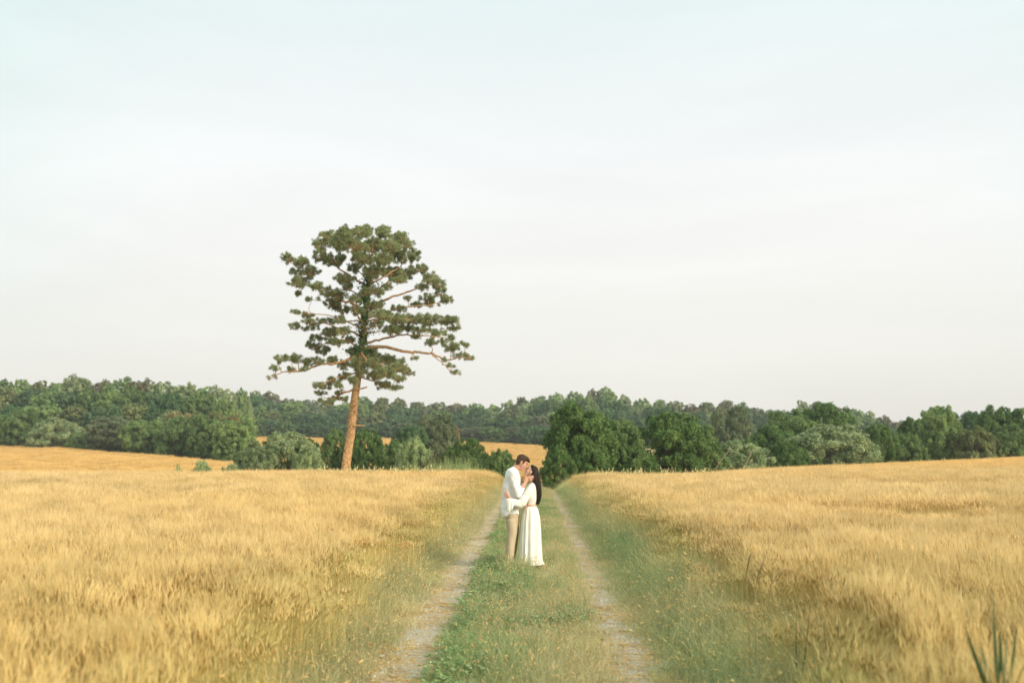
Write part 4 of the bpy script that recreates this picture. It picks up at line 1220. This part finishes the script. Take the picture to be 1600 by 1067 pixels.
def loft(g, rings, n=28, fn=None):
    """rings: (cy, xl, xr, half depth, y centre) in outline coordinates, closed at both ends; fn(theta, t) scales the radius"""
    rings = np.array([(*r, 0) if len(r) == 4 else r for r in rings], float)
    k = max(3, 3 * len(rings)); t0 = np.linspace(0, 1, len(rings)); t = np.linspace(0, 1, k)
    rs = catmull(rings, 4)
    th = np.linspace(0, 2 * np.pi, n, endpoint=False)
    V = []
    for i_, (cy, xl, xr, hy, yc) in enumerate(rs):
        f = np.ones(n) if fn is None else fn(th, i_ / (len(rs) - 1))
        c = q3((xl + xr) / 2, cy, yc)
        rx = (xr - xl) / 2 * KX
        ct, st = np.cos(th), np.sin(th)
        se = lambda v: np.sign(v) * np.abs(v) ** .86
        V.append(np.stack([c[0] + se(ct) * rx * f, c[1] + se(st) * hy * f, np.full(n, c[2])], -1))
    V = np.array(V); K_ = len(V)
    i = np.arange(K_ - 1)[:, None] * n; j = np.arange(n)[None]; j2 = (j + 1) % n
    g.add(V.reshape(-1, 3), np.stack([i + j, i + n + j, i + n + j2, i + j2], -1).reshape(-1, 4))
    for r_, s_ in ((0, 1), (K_ - 1, -1)):
        c = np.vstack([V[r_], V[r_].mean(0)]); t_ = np.stack([j[0], j2[0], np.full(n, n)], -1)
        g.add(c, t_ if s_ > 0 else t_[:, ::-1])

def frame(c, pitch, face=1, roll=0.0, scale=1.0):
    """head frame: x forward, y to the far side, z up; pitch > 0 looks up; face -1 looks to the left"""
    f = np.array([face * math.cos(pitch), 0, math.sin(pitch)]); u = np.array([-face * math.sin(pitch), 0, math.cos(pitch)])
    y = np.array([0, 1.0, 0])
    u2 = u * math.cos(roll) + y * math.sin(roll); y2 = y * math.cos(roll) - u * math.sin(roll)
    R_ = np.stack([f, y2, u2], 1) * scale
    return lambda p: np.asarray(c) + R_ @ np.asarray(p, float), R_ / scale

def head(g, T, R_, s=1.0, man=True):
    b = lambda p, r, nu=16, nv=10: ball(g, T(p), np.array(r) * s, R_, nu, nv)
    b((-.012, 0, .035), (.094, .074, .088), 20, 12)
    b((.030, 0, -.015), (.060, .062, .085), 20, 12)
    b((.034, 0, -.070), (.046, .045, .040))
    b((.060, 0, -.103), (.024, .026, .020))                # chin
    b((.076, 0, .040), (.018, .050, .020))                 # brow
    for y in (-.034, .034): b((.066, y, -.018), (.022, .020, .020))  # cheeks
    for y in (-.029, .029): b((.074, y, .012), (.012, .014, .010))   # lids
    chain(g, [T((.084, 0, .022)), T((.104, 0, -.012)), T((.107, 0, -.024))], [.007 * s, .009 * s, .011 * s], 8)
    b((.100, -.009, -.028), (.009, .008, .007)); b((.100, .009, -.028), (.009, .008, .007))
    b((.092, 0, -.056), (.010, .022, .007)); b((.090, 0, -.068), (.010, .019, .008))
    for y in (-.074, .074):
        b((-.008, y, -.008), (.017, .009, .031)); b((-.004, y * 1.07, .006), (.015, .006, .018)); b((-.001, y * 1.02, -.034), (.008, .006, .009))

def hand(g, wrist, palm, tips, thumb, r=.0085, wr_=.024):
    """palm plus four unequal bent fingers and a thumb that leaves the side of the palm"""
    w_, p_ = np.asarray(wrist, float), np.asarray(palm, float)
    n = len(tips)
    base0 = p_ + (p_ - w_) * .42
    mean = np.mean([t[-1] for t in tips], 0)
    across = nrm(np.asarray(tips[0][-1], float) - np.asarray(tips[-1][-1], float))
    ax = nrm(p_ - w_); across = nrm(across - ax * (across @ ax))
    for k_ in range(4):
        o_ = across * (.030 - .020 * k_)
        capsule(g, w_ + across * (.016 - .0107 * k_), base0 + o_, .014, .0115, 8)
        ch = [base0 + o_] + [np.asarray(t, float) for t in tips[k_]]
        chain(g, ch, np.linspace(r * 1.1, r * .82, len(ch)), 8)
    chain(g, [w_ + (p_ - w_) * .35 + across * .022] + [np.asarray(t, float) for t in thumb], [.014, .0115, .009], 8)

man = empty('person', (0, 0, 0)); woman = empty('person', (0, 0, 0))
cp = pt(740 + 375 / 4.85, 690 + 932 / 4.85, 16.1)
GX, GY = cp[0], cp[1]; GZ = float(H(GX, GY))
for e_ in (man, woman):
    e_.location = (GX, GY, GZ - .01); e_.scale = (.965, 1, 1)
tag(man, 'tall man in untucked white shirt and khaki trousers, hand on the woman\'s cheek', 'person')
tag(woman, 'woman with long dark hair in a long cream dress, face tilted up into the kiss', 'person')

# ---- man
hT, hR = frame(q3(366, 150, -.015), math.radians(-27), 1, .12, .99)
g = G()
head(g, hT, hR, .99)
chain(g, [q3(306, 205, 0), q3(330, 178, -.005), q3(352, 158, -.01)], [.068, .060, .056], 14)
ball(g, q3(292, 235), (.11, .19, .10), nu=18, nv=10)
loft(g, [(215, 250, 325, .15), (260, 238, 338, .18), (330, 228, 345, .165), (420, 230, 338, .15), (480, 250, 334, .13), (520, 258, 336, .12)])
sh_n, el_n, wr_n = q3(292, 240, -.185), q3(338, 372, -.20), q3(388, 300, -.13)
chain(g, [sh_n, (sh_n + el_n) / 2, el_n], [.048, .044, .042], 12)
chain(g, [el_n, el_n * .55 + wr_n * .45 + [0, 0, 0], wr_n], [.046, .043, .028], 12)
hand(g, wr_n, q3(404, 272, -.105),
     [[q3(430, 246, -.098), q3(448, 241, -.084), q3(461, 240, -.070)],
      [q3(432, 256, -.100), q3(452, 251, -.088), q3(466, 250, -.072)],
      [q3(431, 266, -.100), q3(449, 262, -.090), q3(461, 262, -.078)],
      [q3(428, 276, -.098), q3(441, 274, -.090), q3(451, 275, -.082)]],
     [q3(396, 254, -.088), q3(401, 240, -.072)])
sh_f, el_f, wr_f = q3(300, 240, .185), q3(350, 372, .25), q3(430, 395, .235)
chain(g, [sh_f, el_f], [.058, .045], 12); chain(g, [el_f, wr_f], [.045, .028], 12)
hand(g, wr_f, q3(458, 398, .19), [[q3(476, 385, .15), q3(484, 381, .12), q3(488, 378, .09)], [q3(480, 395, .15), q3(487, 393, .115), q3(490, 392, .085)], [q3(480, 405, .15), q3(487, 405, .115), q3(489, 405, .09)], [q3(476, 414, .15), q3(483, 415, .12), q3(486, 416, .10)]],
     [q3(462, 378, .17), q3(470, 366, .145)])
LEGN = [q3(294, 556, -.085), q3(284, 725, -.10), q3(268, 900, -.105)]
LEGF = [q3(298, 556, .085), q3(296, 725, .10), q3(282, 900, .10)]
for lg in (LEGN, LEGF):
    chain(g, lg, [.076, .058, .042], 14)
    capsule(g, lg[2] + [0, 0, -.01], lg[2] + np.array([.12, 0, -.045]), .038, .028)
remesh(g, 'body', [M_skin], man, .006, 3)

g = G()
for ang in range(150):   # short hair: a shell of overlapping locks from crown to nape and fringe
    pass
b = lambda p, r, nu=18, nv=11: ball(g, hT(p), np.array(r), hR, nu, nv)
b((-.022, 0, .062), (.092, .082, .078), 22, 14)
b((-.052, 0, .028), (.062, .079, .080), 20, 12)
b((-.060, 0, -.018), (.040, .062, .055))
b((.028, 0, .098), (.066, .066, .040), 20, 12)
b((.070, 0, .092), (.036, .054, .027))
b((.098, 0, .078), (.020, .040, .016))
for y in (-.072, .072): b((.016, y * .95, .030), (.022, .012, .040))
rgh = np.random.default_rng(4)
for _ in range(130):
    d_ = nrm(rgh.normal(size=3) + [.1, 0, 1.0]); c_ = np.array([-.018, 0, .058]) + d_ * [.088, .078, .072]
    t_ = np.array([.020, rgh.normal(0, .004), rgh.uniform(-.004, .008)])
    if c_[2] < .05 and c_[0] > .03: continue
    capsule(g, hT(c_), hT(c_ + t_), .0085, .004, 6)
remesh(g, 'hair', [M_hair1], man, .005, 1)
# eyelashes and brows
g = G()
for y in (-.030, .030):
    g = G()
    chain(g, [hT((.084, y - .011, .010)), hT((.089, y, .006)), hT((.083, y + .012, .010))], [.0028, .0032, .0022], 6)
    chain(g, [hT((.088, y - .014, .034)), hT((.094, y, .040)), hT((.086, y + .016, .036))], [.004, .0046, .003], 6)
    g.obj('eyebrow', [M_hair1], man, smooth=True)
g = G(); ball(g, hT((.0945, 0, -.056)), (.0085, .020, .005), hR); ball(g, hT((.0925, 0, -.066)), (.0085, .018, .006), hR)
g.obj('lips', [M_lip], man, smooth=True)

def folds(V, s=1.0, f=18):
    x, y, z = V.T
    return s * (.006 * wob(x * 1.0 + .5 * z, z * .55 + y, 91, f) + .0035 * wob(y + x, z * .8, 92, f * 2))
def creases(V, amp, fx, fz, seed, slope=.6, wd=.20):
    x, y, z = V.T
    a = wob((x + y * .8 + slope * z) * 1.0, z * fz + y * .5, seed, fx)
    b = wob((x - y * .6 - slope * .8 * z) * 1.0, z * fz * 1.3, seed + 1, fx * 1.25)
    return amp * (-np.exp(-(a / wd) ** 2) - .7 * np.exp(-(b / wd) ** 2) + .5 * a)
g = G()
def hem(th, t):
    return 1 + (.03 * np.sin(5 * th + 1) + .02 * np.sin(9 * th)) * t
loft(g, [(180, 285, 318, .062, 0), (190, 262, 326, .12, 0), (203, 250, 332, .19, 0), (240, 234, 350, .215, 0), (300, 219, 358, .205, 0), (360, 210, 361, .195, 0), (430, 204, 360, .19, 0), (490, 203, 357, .195, 0), (522, 207, 354, .195, 0)], 40, hem)
# shirt tail: longer behind than at the side
loft(g, [(500, 206, 300, .185), (525, 208, 290, .175), (540, 212, 268, .15), (549, 215, 240, .11)], 30)
loft(g, [(500, 300, 357, .18), (522, 318, 354, .17), (532, 334, 353, .12)], 30)
chain(g, [q3(298, 232, -.180), q3(312, 290, -.205), q3(332, 350, -.215), q3(342, 378, -.205)], [.084, .078, .072, .068], 16)
chain(g, [q3(342, 378, -.205), q3(360, 350, -.175), q3(368, 337, -.155)], [.068, .060, .054], 16)
for k_ in range(3): ball(g, q3(364 + 2 * k_, 342 - 4 * k_, -.160), (.056, .056, .030), nu=16, nv=8)
chain(g, [q3(300, 236, .185), q3(345, 360, .25)], [.080, .075], 14)
chain(g, [q3(345, 360, .25), q3(392, 385, .245)], [.072, .058], 14)
remesh(g, 'shirt', [M_shirt], man, .009, 3, lambda V: folds(V, 1.6, 15) + creases(V, .011, 10, .45, 201))
g = G()    # collar
for sy in (-1, 1):
    tube(g, catmull([q3(292, 184, 0), q3(300, 182, sy * .05), q3(326, 196, sy * .055), q3(340, 216, sy * .02)], 5), np.linspace(.017, .011, 16), 8, flat=.5)
g.obj('collar', [M_shirt], man, smooth=True)
g = G()
loft(g, [(462, 228, 348, .165), (500, 234, 350, .175), (540, 240, 350, .175), (580, 240, 349, .178), (610, 243, 345, .17)], 30)
for (cx0, cx1, cx2, yy, w0, w1, w2) in ((289, 282, 265, -.095, .100, .086, .068), (300, 297, 281, .095, .098, .084, .066)):
    P_ = catmull([q3(cx0, 560, yy), q3(cx0 + 2, 640, yy), q3(cx1, 740, yy), q3((cx1 + cx2) / 2 - 2, 830, yy * 1.03), q3(cx2, 905, yy * 1.05)], 5)
    R__ = np.interp(np.linspace(0, 1, len(P_)), [0, .25, .5, .75, 1], [w0, w0 * .97, w1, (w1 + w2) / 2, w2])
    tube(g, P_, R__, 22)
remesh(g, 'trousers', [M_pants], man, .009, 7, lambda V: folds(V, 1.0, 10) + creases(V, .007, 9, .25, 205, .25) * (V[:, 2] < .85) + .006 * np.exp(-((V[:, 2] - .12) / .08) ** 2) * np.sin(V[:, 2] * 95 + 3 * wob(V[:, 0], V[:, 1], 95, 12)))
for lg in (LEGN, LEGF):
    g = G(); a_ = lg[2]
    a_ = a_ * [1, 1, 0] + [0, 0, .045]
    capsule(g, a_ + [-.03, 0, 0], a_ + [.05, 0, -.005], .046, .044); capsule(g, a_ + [.05, 0, -.005], a_ + [.165, 0, -.018], .044, .030)
    capsule(g, a_ + [-.02, 0, .01], a_ + [0, 0, .06], .044, .040)
    so_ = remesh(g, 'shoe', [M_shoe], man, .007, 3)

# ---- woman
WS = .92
wT, wR = frame(q3(437, 214, .01), math.radians(38), -1, -.12, WS)
g = G()
head(g, wT, wR, WS)
chain(g, [q3(448, 305, .0), q3(442, 270, .0), q3(440, 240, .005)], [.056, .046, .046], 14)
loft(g, [(300, 425, 462, .13), (330, 405, 472, .15), (380, 400, 470, .125), (450, 402, 468, .11), (520, 380, 490, .155), (600, 376, 492, .15)])
s1, e1, w1_ = q3(444, 322, -.150), q3(362, 438, -.245), q3(272, 402, -.262)
chain(g, [s1, (s1 + e1) / 2, e1], [.044, .038, .033]); chain(g, [e1, (e1 + w1_) / 2, w1_], [.034, .030, .020])
hand(g, w1_, q3(256, 384, -.256), [[q3(256, 358, -.252), q3(258, 346, -.248), q3(260, 337, -.244)], [q3(246, 356, -.248), q3(245, 343, -.242), q3(246, 333, -.236)], [q3(237, 360, -.242), q3(234, 348, -.234), q3(233, 339, -.226)], [q3(230, 368, -.236), q3(225, 358, -.226), q3(223, 351, -.218)]],
     [q3(266, 372, -.256), q3(272, 360, -.252)], .0075)
s2, e2 = q3(444, 322, .150), q3(392, 420, .26); w2_ = q3(310, 380, .262)
chain(g, [s2, e2], [.044, .033]); chain(g, [e2, w2_], [.034, .021])
hand(g, w2_, q3(290, 372, .262), [[q3(270, 360, .262), q3(258, 354, .258), q3(250, 350, .25)], [q3(266, 368, .262), q3(254, 364, .258), q3(245, 362, .25)], [q3(266, 376, .262), q3(254, 375, .258), q3(246, 375, .25)], [q3(270, 384, .262), q3(260, 386, .258), q3(253, 388, .25)]],
     [q3(284, 352, .262), q3(278, 342, .26)], .0075)
WL = [(q3(430, 560, -.08), q3(425, 720, -.085), q3(520, 896, -.07)), (q3(430, 560, .08), q3(412, 720, .085), q3(420, 880, .08))]
for a_, b__, c_ in WL:
    chain(g, [a_, b__, c_], [.085, .056, .033], 12)
    toe = c_ + np.array([-.095, 0, -.055])
    chain(g, [c_ + [.012, 0, -.012], c_ + (toe - c_) * .5 + [0, 0, .006], toe], [.028, .030, .024], 10)
    for k_ in range(5): capsule(g, toe + [0, -.022 + .011 * k_, 0], toe + [-.038 + .006 * k_, -.024 + .012 * k_, -.010], .010, .008, 7)
remesh(g, 'body', [M_skin2], woman, .006, 3)
# long straight hair
g = G()
b = lambda p, r: ball(g, wT(p), np.array(r) * WS, wR, 20, 12)
b((-.024, 0, .060), (.088, .083, .074)); b((-.050, 0, .020), (.066, .082, .084)); b((-.060, 0, -.03), (.050, .070, .070))
b((.020, 0, .090), (.052, .066, .036))
loft(g, [(205, 436, 494, .070), (235, 434, 505, .083), (270, 440, 510, .090), (310, 452, 514, .092), (350, 464, 515, .090), (390, 471, 515, .084), (425, 472, 509, .074), (440, 472, 500, .060), (450, 472, 488, .035)], 36, lambda th, t: 1 + .03 * np.sin(11 * th + 2) + .02 * np.sin(23 * th))
for k_ in range(26):
    r_ = np.random.default_rng(k_); y0 = r_.uniform(-.08, .08); xo = r_.uniform(-4, 4) + 14 * np.sqrt(max(0, 1 - (y0 / .09) ** 2))
    tube(g, catmull([q3(484 + xo * .6, 220, y0), q3(492 + xo, 300, y0 * 1.1), q3(497 + xo, 390, y0), q3(478 + xo, 452 + r_.uniform(-12, 6), y0 * .7)], 5), np.linspace(.014, .006, 16), 6)
remesh(g, 'hair', [M_hair2], woman, .006, 1)
g = G()
for y in (-.030, .030):
    g = G()
    chain(g, [wT((.084, y - .011, .010)), wT((.089, y, .005)), wT((.083, y + .012, .010))], [.003, .0034, .0024], 6)
    chain(g, [wT((.088, y - .014, .034)), wT((.094, y, .039)), wT((.086, y + .016, .036))], [.0034, .004, .0026], 6)
    g.obj('eyebrow', [M_hair2], woman, smooth=True)
g = G(); ball(g, wT((.0935, 0, -.056)), (.008, .019, .005), wR); ball(g, wT((.0915, 0, -.066)), (.008, .017, .006), wR)
g.obj('lips', [M_lip], woman, smooth=True)
# dress
g = G()
loft(g, [(289, 436, 458, .062), (298, 424, 466, .11), (312, 412, 471, .155), (345, 398, 478, .165), (390, 388, 482, .155), (430, 388, 479, .145), (455, 396, 468, .125)], 36)
for s_, P_ in ((-1, [q3(440, 322, -.148), q3(412, 372, -.195), q3(372, 430, -.236), q3(350, 442, -.246)]), (1, [q3(440, 322, .148), q3(415, 370, .20), q3(392, 420, .26)])):
    chain(g, P_, [.062, .072, .076, .070][:len(P_)], 16)
chain(g, [q3(352, 444, -.246), q3(322, 436, -.262), q3(292, 424, -.268), q3(280, 411, -.268)], [.068, .066, .052, .028], 16)
chain(g, [q3(392, 420, .26), q3(330, 392, .266)], [.066, .035], 14)
def ple(th, t): return 1 + (.022 + .075 * t) * np.sin(13 * th + 1.5 * np.sin(3 * th) + 2 * t) * np.clip(t * 6, 0, 1)
loft(g, [(448, 396, 468, .122), (462, 388, 476, .14), (500, 370, 491, .178), (560, 359, 502, .205), (640, 353, 508, .22), (730, 349, 512, .235), (820, 345, 516, .25), (862, 341, 520, .262), (874, 344, 526, .266), (886, 352, 535, .27)], 120, ple)
remesh(g, 'dress', [M_dress], woman, .008, 2, lambda V: folds(V * [1.4, 1.4, .35], .8, 20) * (V[:, 2] < 1.05) + (folds(V, 1.2, 15) + creases(V, .0075, 11, .5, 209)) * (V[:, 2] >= 1.05))
# ruffled cuff hanging from the near sleeve, and hem flounce
def ruffle(name, top, bot, n=90, amp=.012, mat_=None, k=9):
    top = np.asarray(top); bot = np.asarray(bot); t = np.linspace(0, 1, 8)[:, None, None]
    s = np.linspace(0, 1, n)
    def at(c): 
        q = catmull(c, 12); return np.stack([np.interp(s, np.linspace(0, 1, len(q)), q[:, a]) for a in range(3)], -1)
    A_, B_ = at(top), at(bot)
    V = A_[None] * (1 - t) + B_[None] * t
    V[:, :, 1] += (amp * t[:, :, 0] * np.sin(s * k * 6.28 + 1.4 * np.sin(s * 9)))
    V[:, :, 2] += (.006 * t[:, :, 0] * np.cos(s * k * 6.28))
    i = np.arange(7)[:, None] * n; j = np.arange(n - 1)[None]
    g = G(); g.add(V.reshape(-1, 3), np.stack([i + j, i + j + 1, i + n + j + 1, i + n + j], -1).reshape(-1, 4))
    o = g.obj(name, [mat_], woman, smooth=True)
    so_ = o.modifiers.new('thick', 'SOLIDIFY'); so_.thickness = .003
    return o
ruffle('cuff', [q3(254, 404, -.290), q3(278, 402, -.300), q3(304, 412, -.300)], [q3(250, 470, -.29), q3(276, 500, -.325), q3(312, 452, -.335)], 70, .012, M_dress, 2.2)
g = G()
loft(g, [(448, 389, 474, .137), (452, 388, 475, .141), (459, 387, 476, .144), (464, 386, 477, .146)], 36)
g.obj('sash', [M_belt], woman, smooth=True)
g = G()
chain(g, [q3(402, 456, -.140), q3(396, 480, -.168), q3(392, 504, -.188)], [.008, .007, .005], 8)
g.obj('sash_tail', [M_belt], woman, smooth=True)
for (a_, b__, c_) in WL:
    g = G(); toe = c_ + np.array([-.095, 0, -.055])
    P_ = catmull([c_ + [.045, 0, -.028], c_ + [.02, 0, -.046], c_ + (toe - c_) * .55 + [0, 0, -.030], toe + [-.045, 0, -.026]], 4)
    V = []
    wdt = np.interp(np.linspace(0, 1, len(P_)), [0, .15, .5, .8, 1], [.020, .034, .030, .042, .026])
    tube(g, P_, wdt, 12, flat=1.0); v = g.V[0].reshape(len(P_), 12, 3)
    v[:, :, 2] = P_[:, 2][:, None] + (v[:, :, 2] - P_[:, 2][:, None]) * .35; g.V[0] = v.reshape(-1, 3)
    ball(g, c_ + [.024, 0, .0], (.030, .034, .030), nu=12, nv=8)
    for k_ in (.35, .8):
        c0 = c_ + (toe - c_) * k_
        th = np.linspace(0, np.pi, 9)
        tube(g, np.stack([c0[0] + 0 * th, c0[1] + .034 * np.cos(th), c0[2] - .02 + .046 * np.sin(th)], -1), .009, 6)
    g.obj('sandal', [M_sandal], woman, smooth=True)

# ------------------------------------------------------------------ broad green blades standing in and beside the right wheat
M_blade = plant_mat('broad_blade_leaf', (.09, .15, .06), (.13, .20, .085), .25, None, gloss=.04)
def blade_leaf(root, p0, p1, wid, bow, name='leaf', seed=0):
    """one long channelled leaf from p0 to its tip p1 (root coordinates)"""
    p0 = np.asarray(p0, float); p1 = np.asarray(p1, float)
    mid = (p0 + p1) / 2 + np.asarray(bow, float)
    t = np.linspace(0, 1, 16)[:, None]
    c = (1 - t) ** 2 * p0 + 2 * t * (1 - t) * mid + t ** 2 * p1
    T = nrm(np.gradient(c, axis=0)); sd_ = nrm(np.cross(T, np.array([.25, 1.0, .1]))); nn_ = np.cross(T, sd_)
    w_ = .72 * wid * (np.minimum(1, .65 + t * 1.2) * (1 - t ** 2.2) + .012)
    V = np.stack([c - sd_ * w_ + nn_ * w_ * .3, c, c + sd_ * w_ + nn_ * w_ * .3], 1)
    g = G(); i = np.arange(15)[:, None] * 3
    F = np.concatenate([i + [0, 1, 4, 3], i + [1, 2, 5, 4]])
    g.add(V.reshape(-1, 3), F, 0, .5)
    o = g.obj(name, [M_blade], root, smooth=True)
    s_ = o.modifiers.new('thick', 'SOLIDIFY'); s_.thickness = .0015
    return o
def at_px(u, v, d): return pt(u, v, d)
D0 = 4.6
b0 = at_px(1560, 1067, D0); gz = float(H(b0[0], b0[1]))
r0 = empty('broad_leaved_plant', (b0[0], b0[1], gz))
tag(r0, 'dark green plant with long pointed upright leaves at the bottom right corner', 'plant')
ro = np.array(r0.location)
for (u0, v0, u1, v1, d1, wd, bw) in ((1556, 1105, 1507, 975, 4.45, .017, (-.02, 0, .02)), (1564, 1105, 1553, 922, 4.6, .013, (-.02, 0, 0)), (1566, 1105, 1562, 978, 4.5, .018, (0, 0, 0)),
                                     (1570, 1105, 1575, 963, 4.75, .006, (-.01, 0, 0)), (1568, 1105, 1588, 970, 4.55, .013, (.015, 0, -.02)), (1558, 1105, 1531, 1002, 4.8, .013, (-.01, 0, .03)), (1580, 1090, 1601, 1036, 4.5, .010, (0, 0, 0))):
    p0 = at_px(u0, v0, D0) - ro; p1 = at_px(u1, v1, d1) - ro
    blade_leaf(r0, p0, p1, wd, bw)
g = G(); tube(g, catmull([[0, 0, -.02], [.0, 0, .3], at_px(1562, 1090, D0) - ro], 4), [.016, .016, .015, .015, .014, .014, .013, .013, .013], 8); g.obj('stem', [M_blade], r0, smooth=True)
for (u0, v0, ub, d_, lv, lab) in (
    (1246, 930, 1243, 7.4, [(1246, 928, .008, (-.02, 0, 0)), (1267, 940, .008, (.0, 0, 0))], 'two leaved bluish green shoot rising at the corner of the right wheat'),
    (1308, 950, 1303, 6.9, [(1309, 945, .010, (.01, 0, 0)), (1286, 955, .008, (-.02, 0, .03))], 'bluish green shoot standing in the right wheat, right of its neighbour')):
    b0 = at_px(ub, 1010, d_); gz = float(H(b0[0], b0[1]))
    r0 = empty('grass_shoot', (b0[0], b0[1], gz)); tag(r0, lab, 'plant'); ro = np.array(r0.location)
    for (u1, v1, wd, bw) in lv:
        blade_leaf(r0, [0, 0, 0], at_px(u1, v1, d_ - .05) - ro, wd, bw)
# arched dry stalks over the right wheat edge
M_stalk = plant_mat('dry_stalk', (.34, .24, .12), (.46, .34, .18), .1, None)
def stalk(P_, lab, name='dry_grass_stalk'):
    P3 = np.array([pt(*q) for q in P_]); b0 = P3[0].copy(); gz = float(H(b0[0], b0[1])); r0 = empty(name, (b0[0], b0[1], gz)); tag(r0, lab, 'plant')
    P3 = np.vstack([[b0[0], b0[1], gz], P3]) - np.array(r0.location)
    q = catmull(P3, 6); g = G(); tube(g, q, np.linspace(.0028, .0016, len(q)), 5, a=.3); g.obj('stem', [M_stalk], r0)
    e = q[-14:]; g = G(); tube(g, e, .0024 + .005 * np.sin(np.linspace(.2, 3.0, len(e))), 6, a=.2); g.obj('seed_head', [M_stalk], r0)
stalk([(1170, 960, 8.2), (1166, 905, 8.2), (1172, 870, 8.1), (1177, 862, 8.1)], 'dark dry seed stalk curving up left of the two at the wheat edge')
stalk([(1180, 960, 8.0), (1182, 910, 8.0), (1190, 885, 7.9), (1196, 868, 7.9)], 'dark dry seed stalk leaning right at the right wheat edge')
stalk([(1262, 950, 7.4), (1252, 910, 7.4), (1240, 893, 7.4), (1222, 890, 7.3), (1206, 912, 7.3)], 'arched dry stalk bending over to the left on the right')
# pale seed stalks leaning over the left verge
M_pale = plant_mat('pale_stalk', (.55, .50, .30), (.75, .70, .45), .2, None)
M_stalk = M_pale
stalk([(520, 1060, 8.2), (530, 1040, 8.2), (548, 1018, 8.1)], 'pale grass stalk leaning right at the bottom of the left verge')
stalk([(585, 930, 11.5), (596, 922, 11.5), (614, 908, 11.4)], 'pale grass stalk leaning right halfway up the left verge')

# tall reedy grass by the left corner of the track end
M_reed = plant_mat('reed_blade', (.16, .22, .10), (.34, .38, .20), .3)
xyr = []
for _ in range(60):
    u_ = rng.uniform(670, 752); d_ = rng.uniform(43, 48); q = pt(u_, 700, d_); xyr.append(q[:2])
xyr = np.array(xyr)
scatter('reeds', [grass_tile(400 + i, 46, .7, (1.15, 2.1), .02, .22, .2, 4) for i in range(3)], xyr, rng, [M_reed, M_seed], tints(len(xyr), (.9, 1, .9), (1.3, 1.25, 1.1), rng), (.7, 1.05), .8 + .25 * wob(xyr[:, 0], xyr[:, 1], 401, 1), .12, label='tall grey green reedy grass beyond the far corner of the left wheat')
# pale seed heads standing above the crest, right and left
M_tuft = plant_mat('crest_head', (.62, .52, .28), (.85, .74, .45), .3)
pts_ = []
for _ in range(75):
    u_ = rng.choice([rng.uniform(500, 690), rng.uniform(935, 1110), rng.uniform(1130, 1560)]); d_ = 39 if u_ < 750 else np.interp(u_, [890, 1000, 1200, 1400, 1600], [30, 42, 56, 74, 100])
    pts_.append(pt(u_, 700, d_ + rng.uniform(-2, 2))[:2])
pts_ = np.array(pts_)
def tuftg(s):
    r_ = np.random.default_rng(s); g = G(); n = 5
    tip, d_ = blades(g, r_, rbase(r_, n, .5), r_.uniform(.95, 1.18, n), .012, r_.normal(0, .06, (n, 2)), 2, 0, None, .7)
    heads(g, r_, tip, nrm(d_ + r_.normal(0, .15, (n, 3))), .13, .022, 1, None, .1, 2); return g
scatter('seed_grass', [tuftg(420 + i) for i in range(4)], pts_, rng, [M_stem, M_tuft], tints(len(pts_), (1, 1, 1), (.85, .95, .75), rng), (.9, 1.1), None, .05, label='taller pale seed heads sticking out along the wheat crest')

# ------------------------------------------------------------------ light evening haze
HAZE = 0.00036
m, nn, ll = mat('haze_air')
pv = nn('ShaderNodeVolumePrincipled'); pv.inputs['Density'].default_value = HAZE; pv.inputs['Color'].default_value = (.96, .97, .98, 1); pv.inputs['Anisotropy'].default_value = .2
o = nn('ShaderNodeOutputMaterial'); ll(pv.outputs[0], o.inputs['Volume'])
g = G()
x0, x1, y0, y1, z0, z1 = -420, 420, -40, 470, -8, 30
V = [(x, y, z) for z in (z0, z1) for y in (y0, y1) for x in (x0, x1)]
g.add(V, [(0, 2, 3, 1), (4, 5, 7, 6), (0, 1, 5, 4), (2, 6, 7, 3), (0, 4, 6, 2), (1, 3, 7, 5)])
if HAZE > 0:
    hz = g.obj('haze', [m]); tag(hz, 'thin pale evening haze over the fields', kind='stuff')
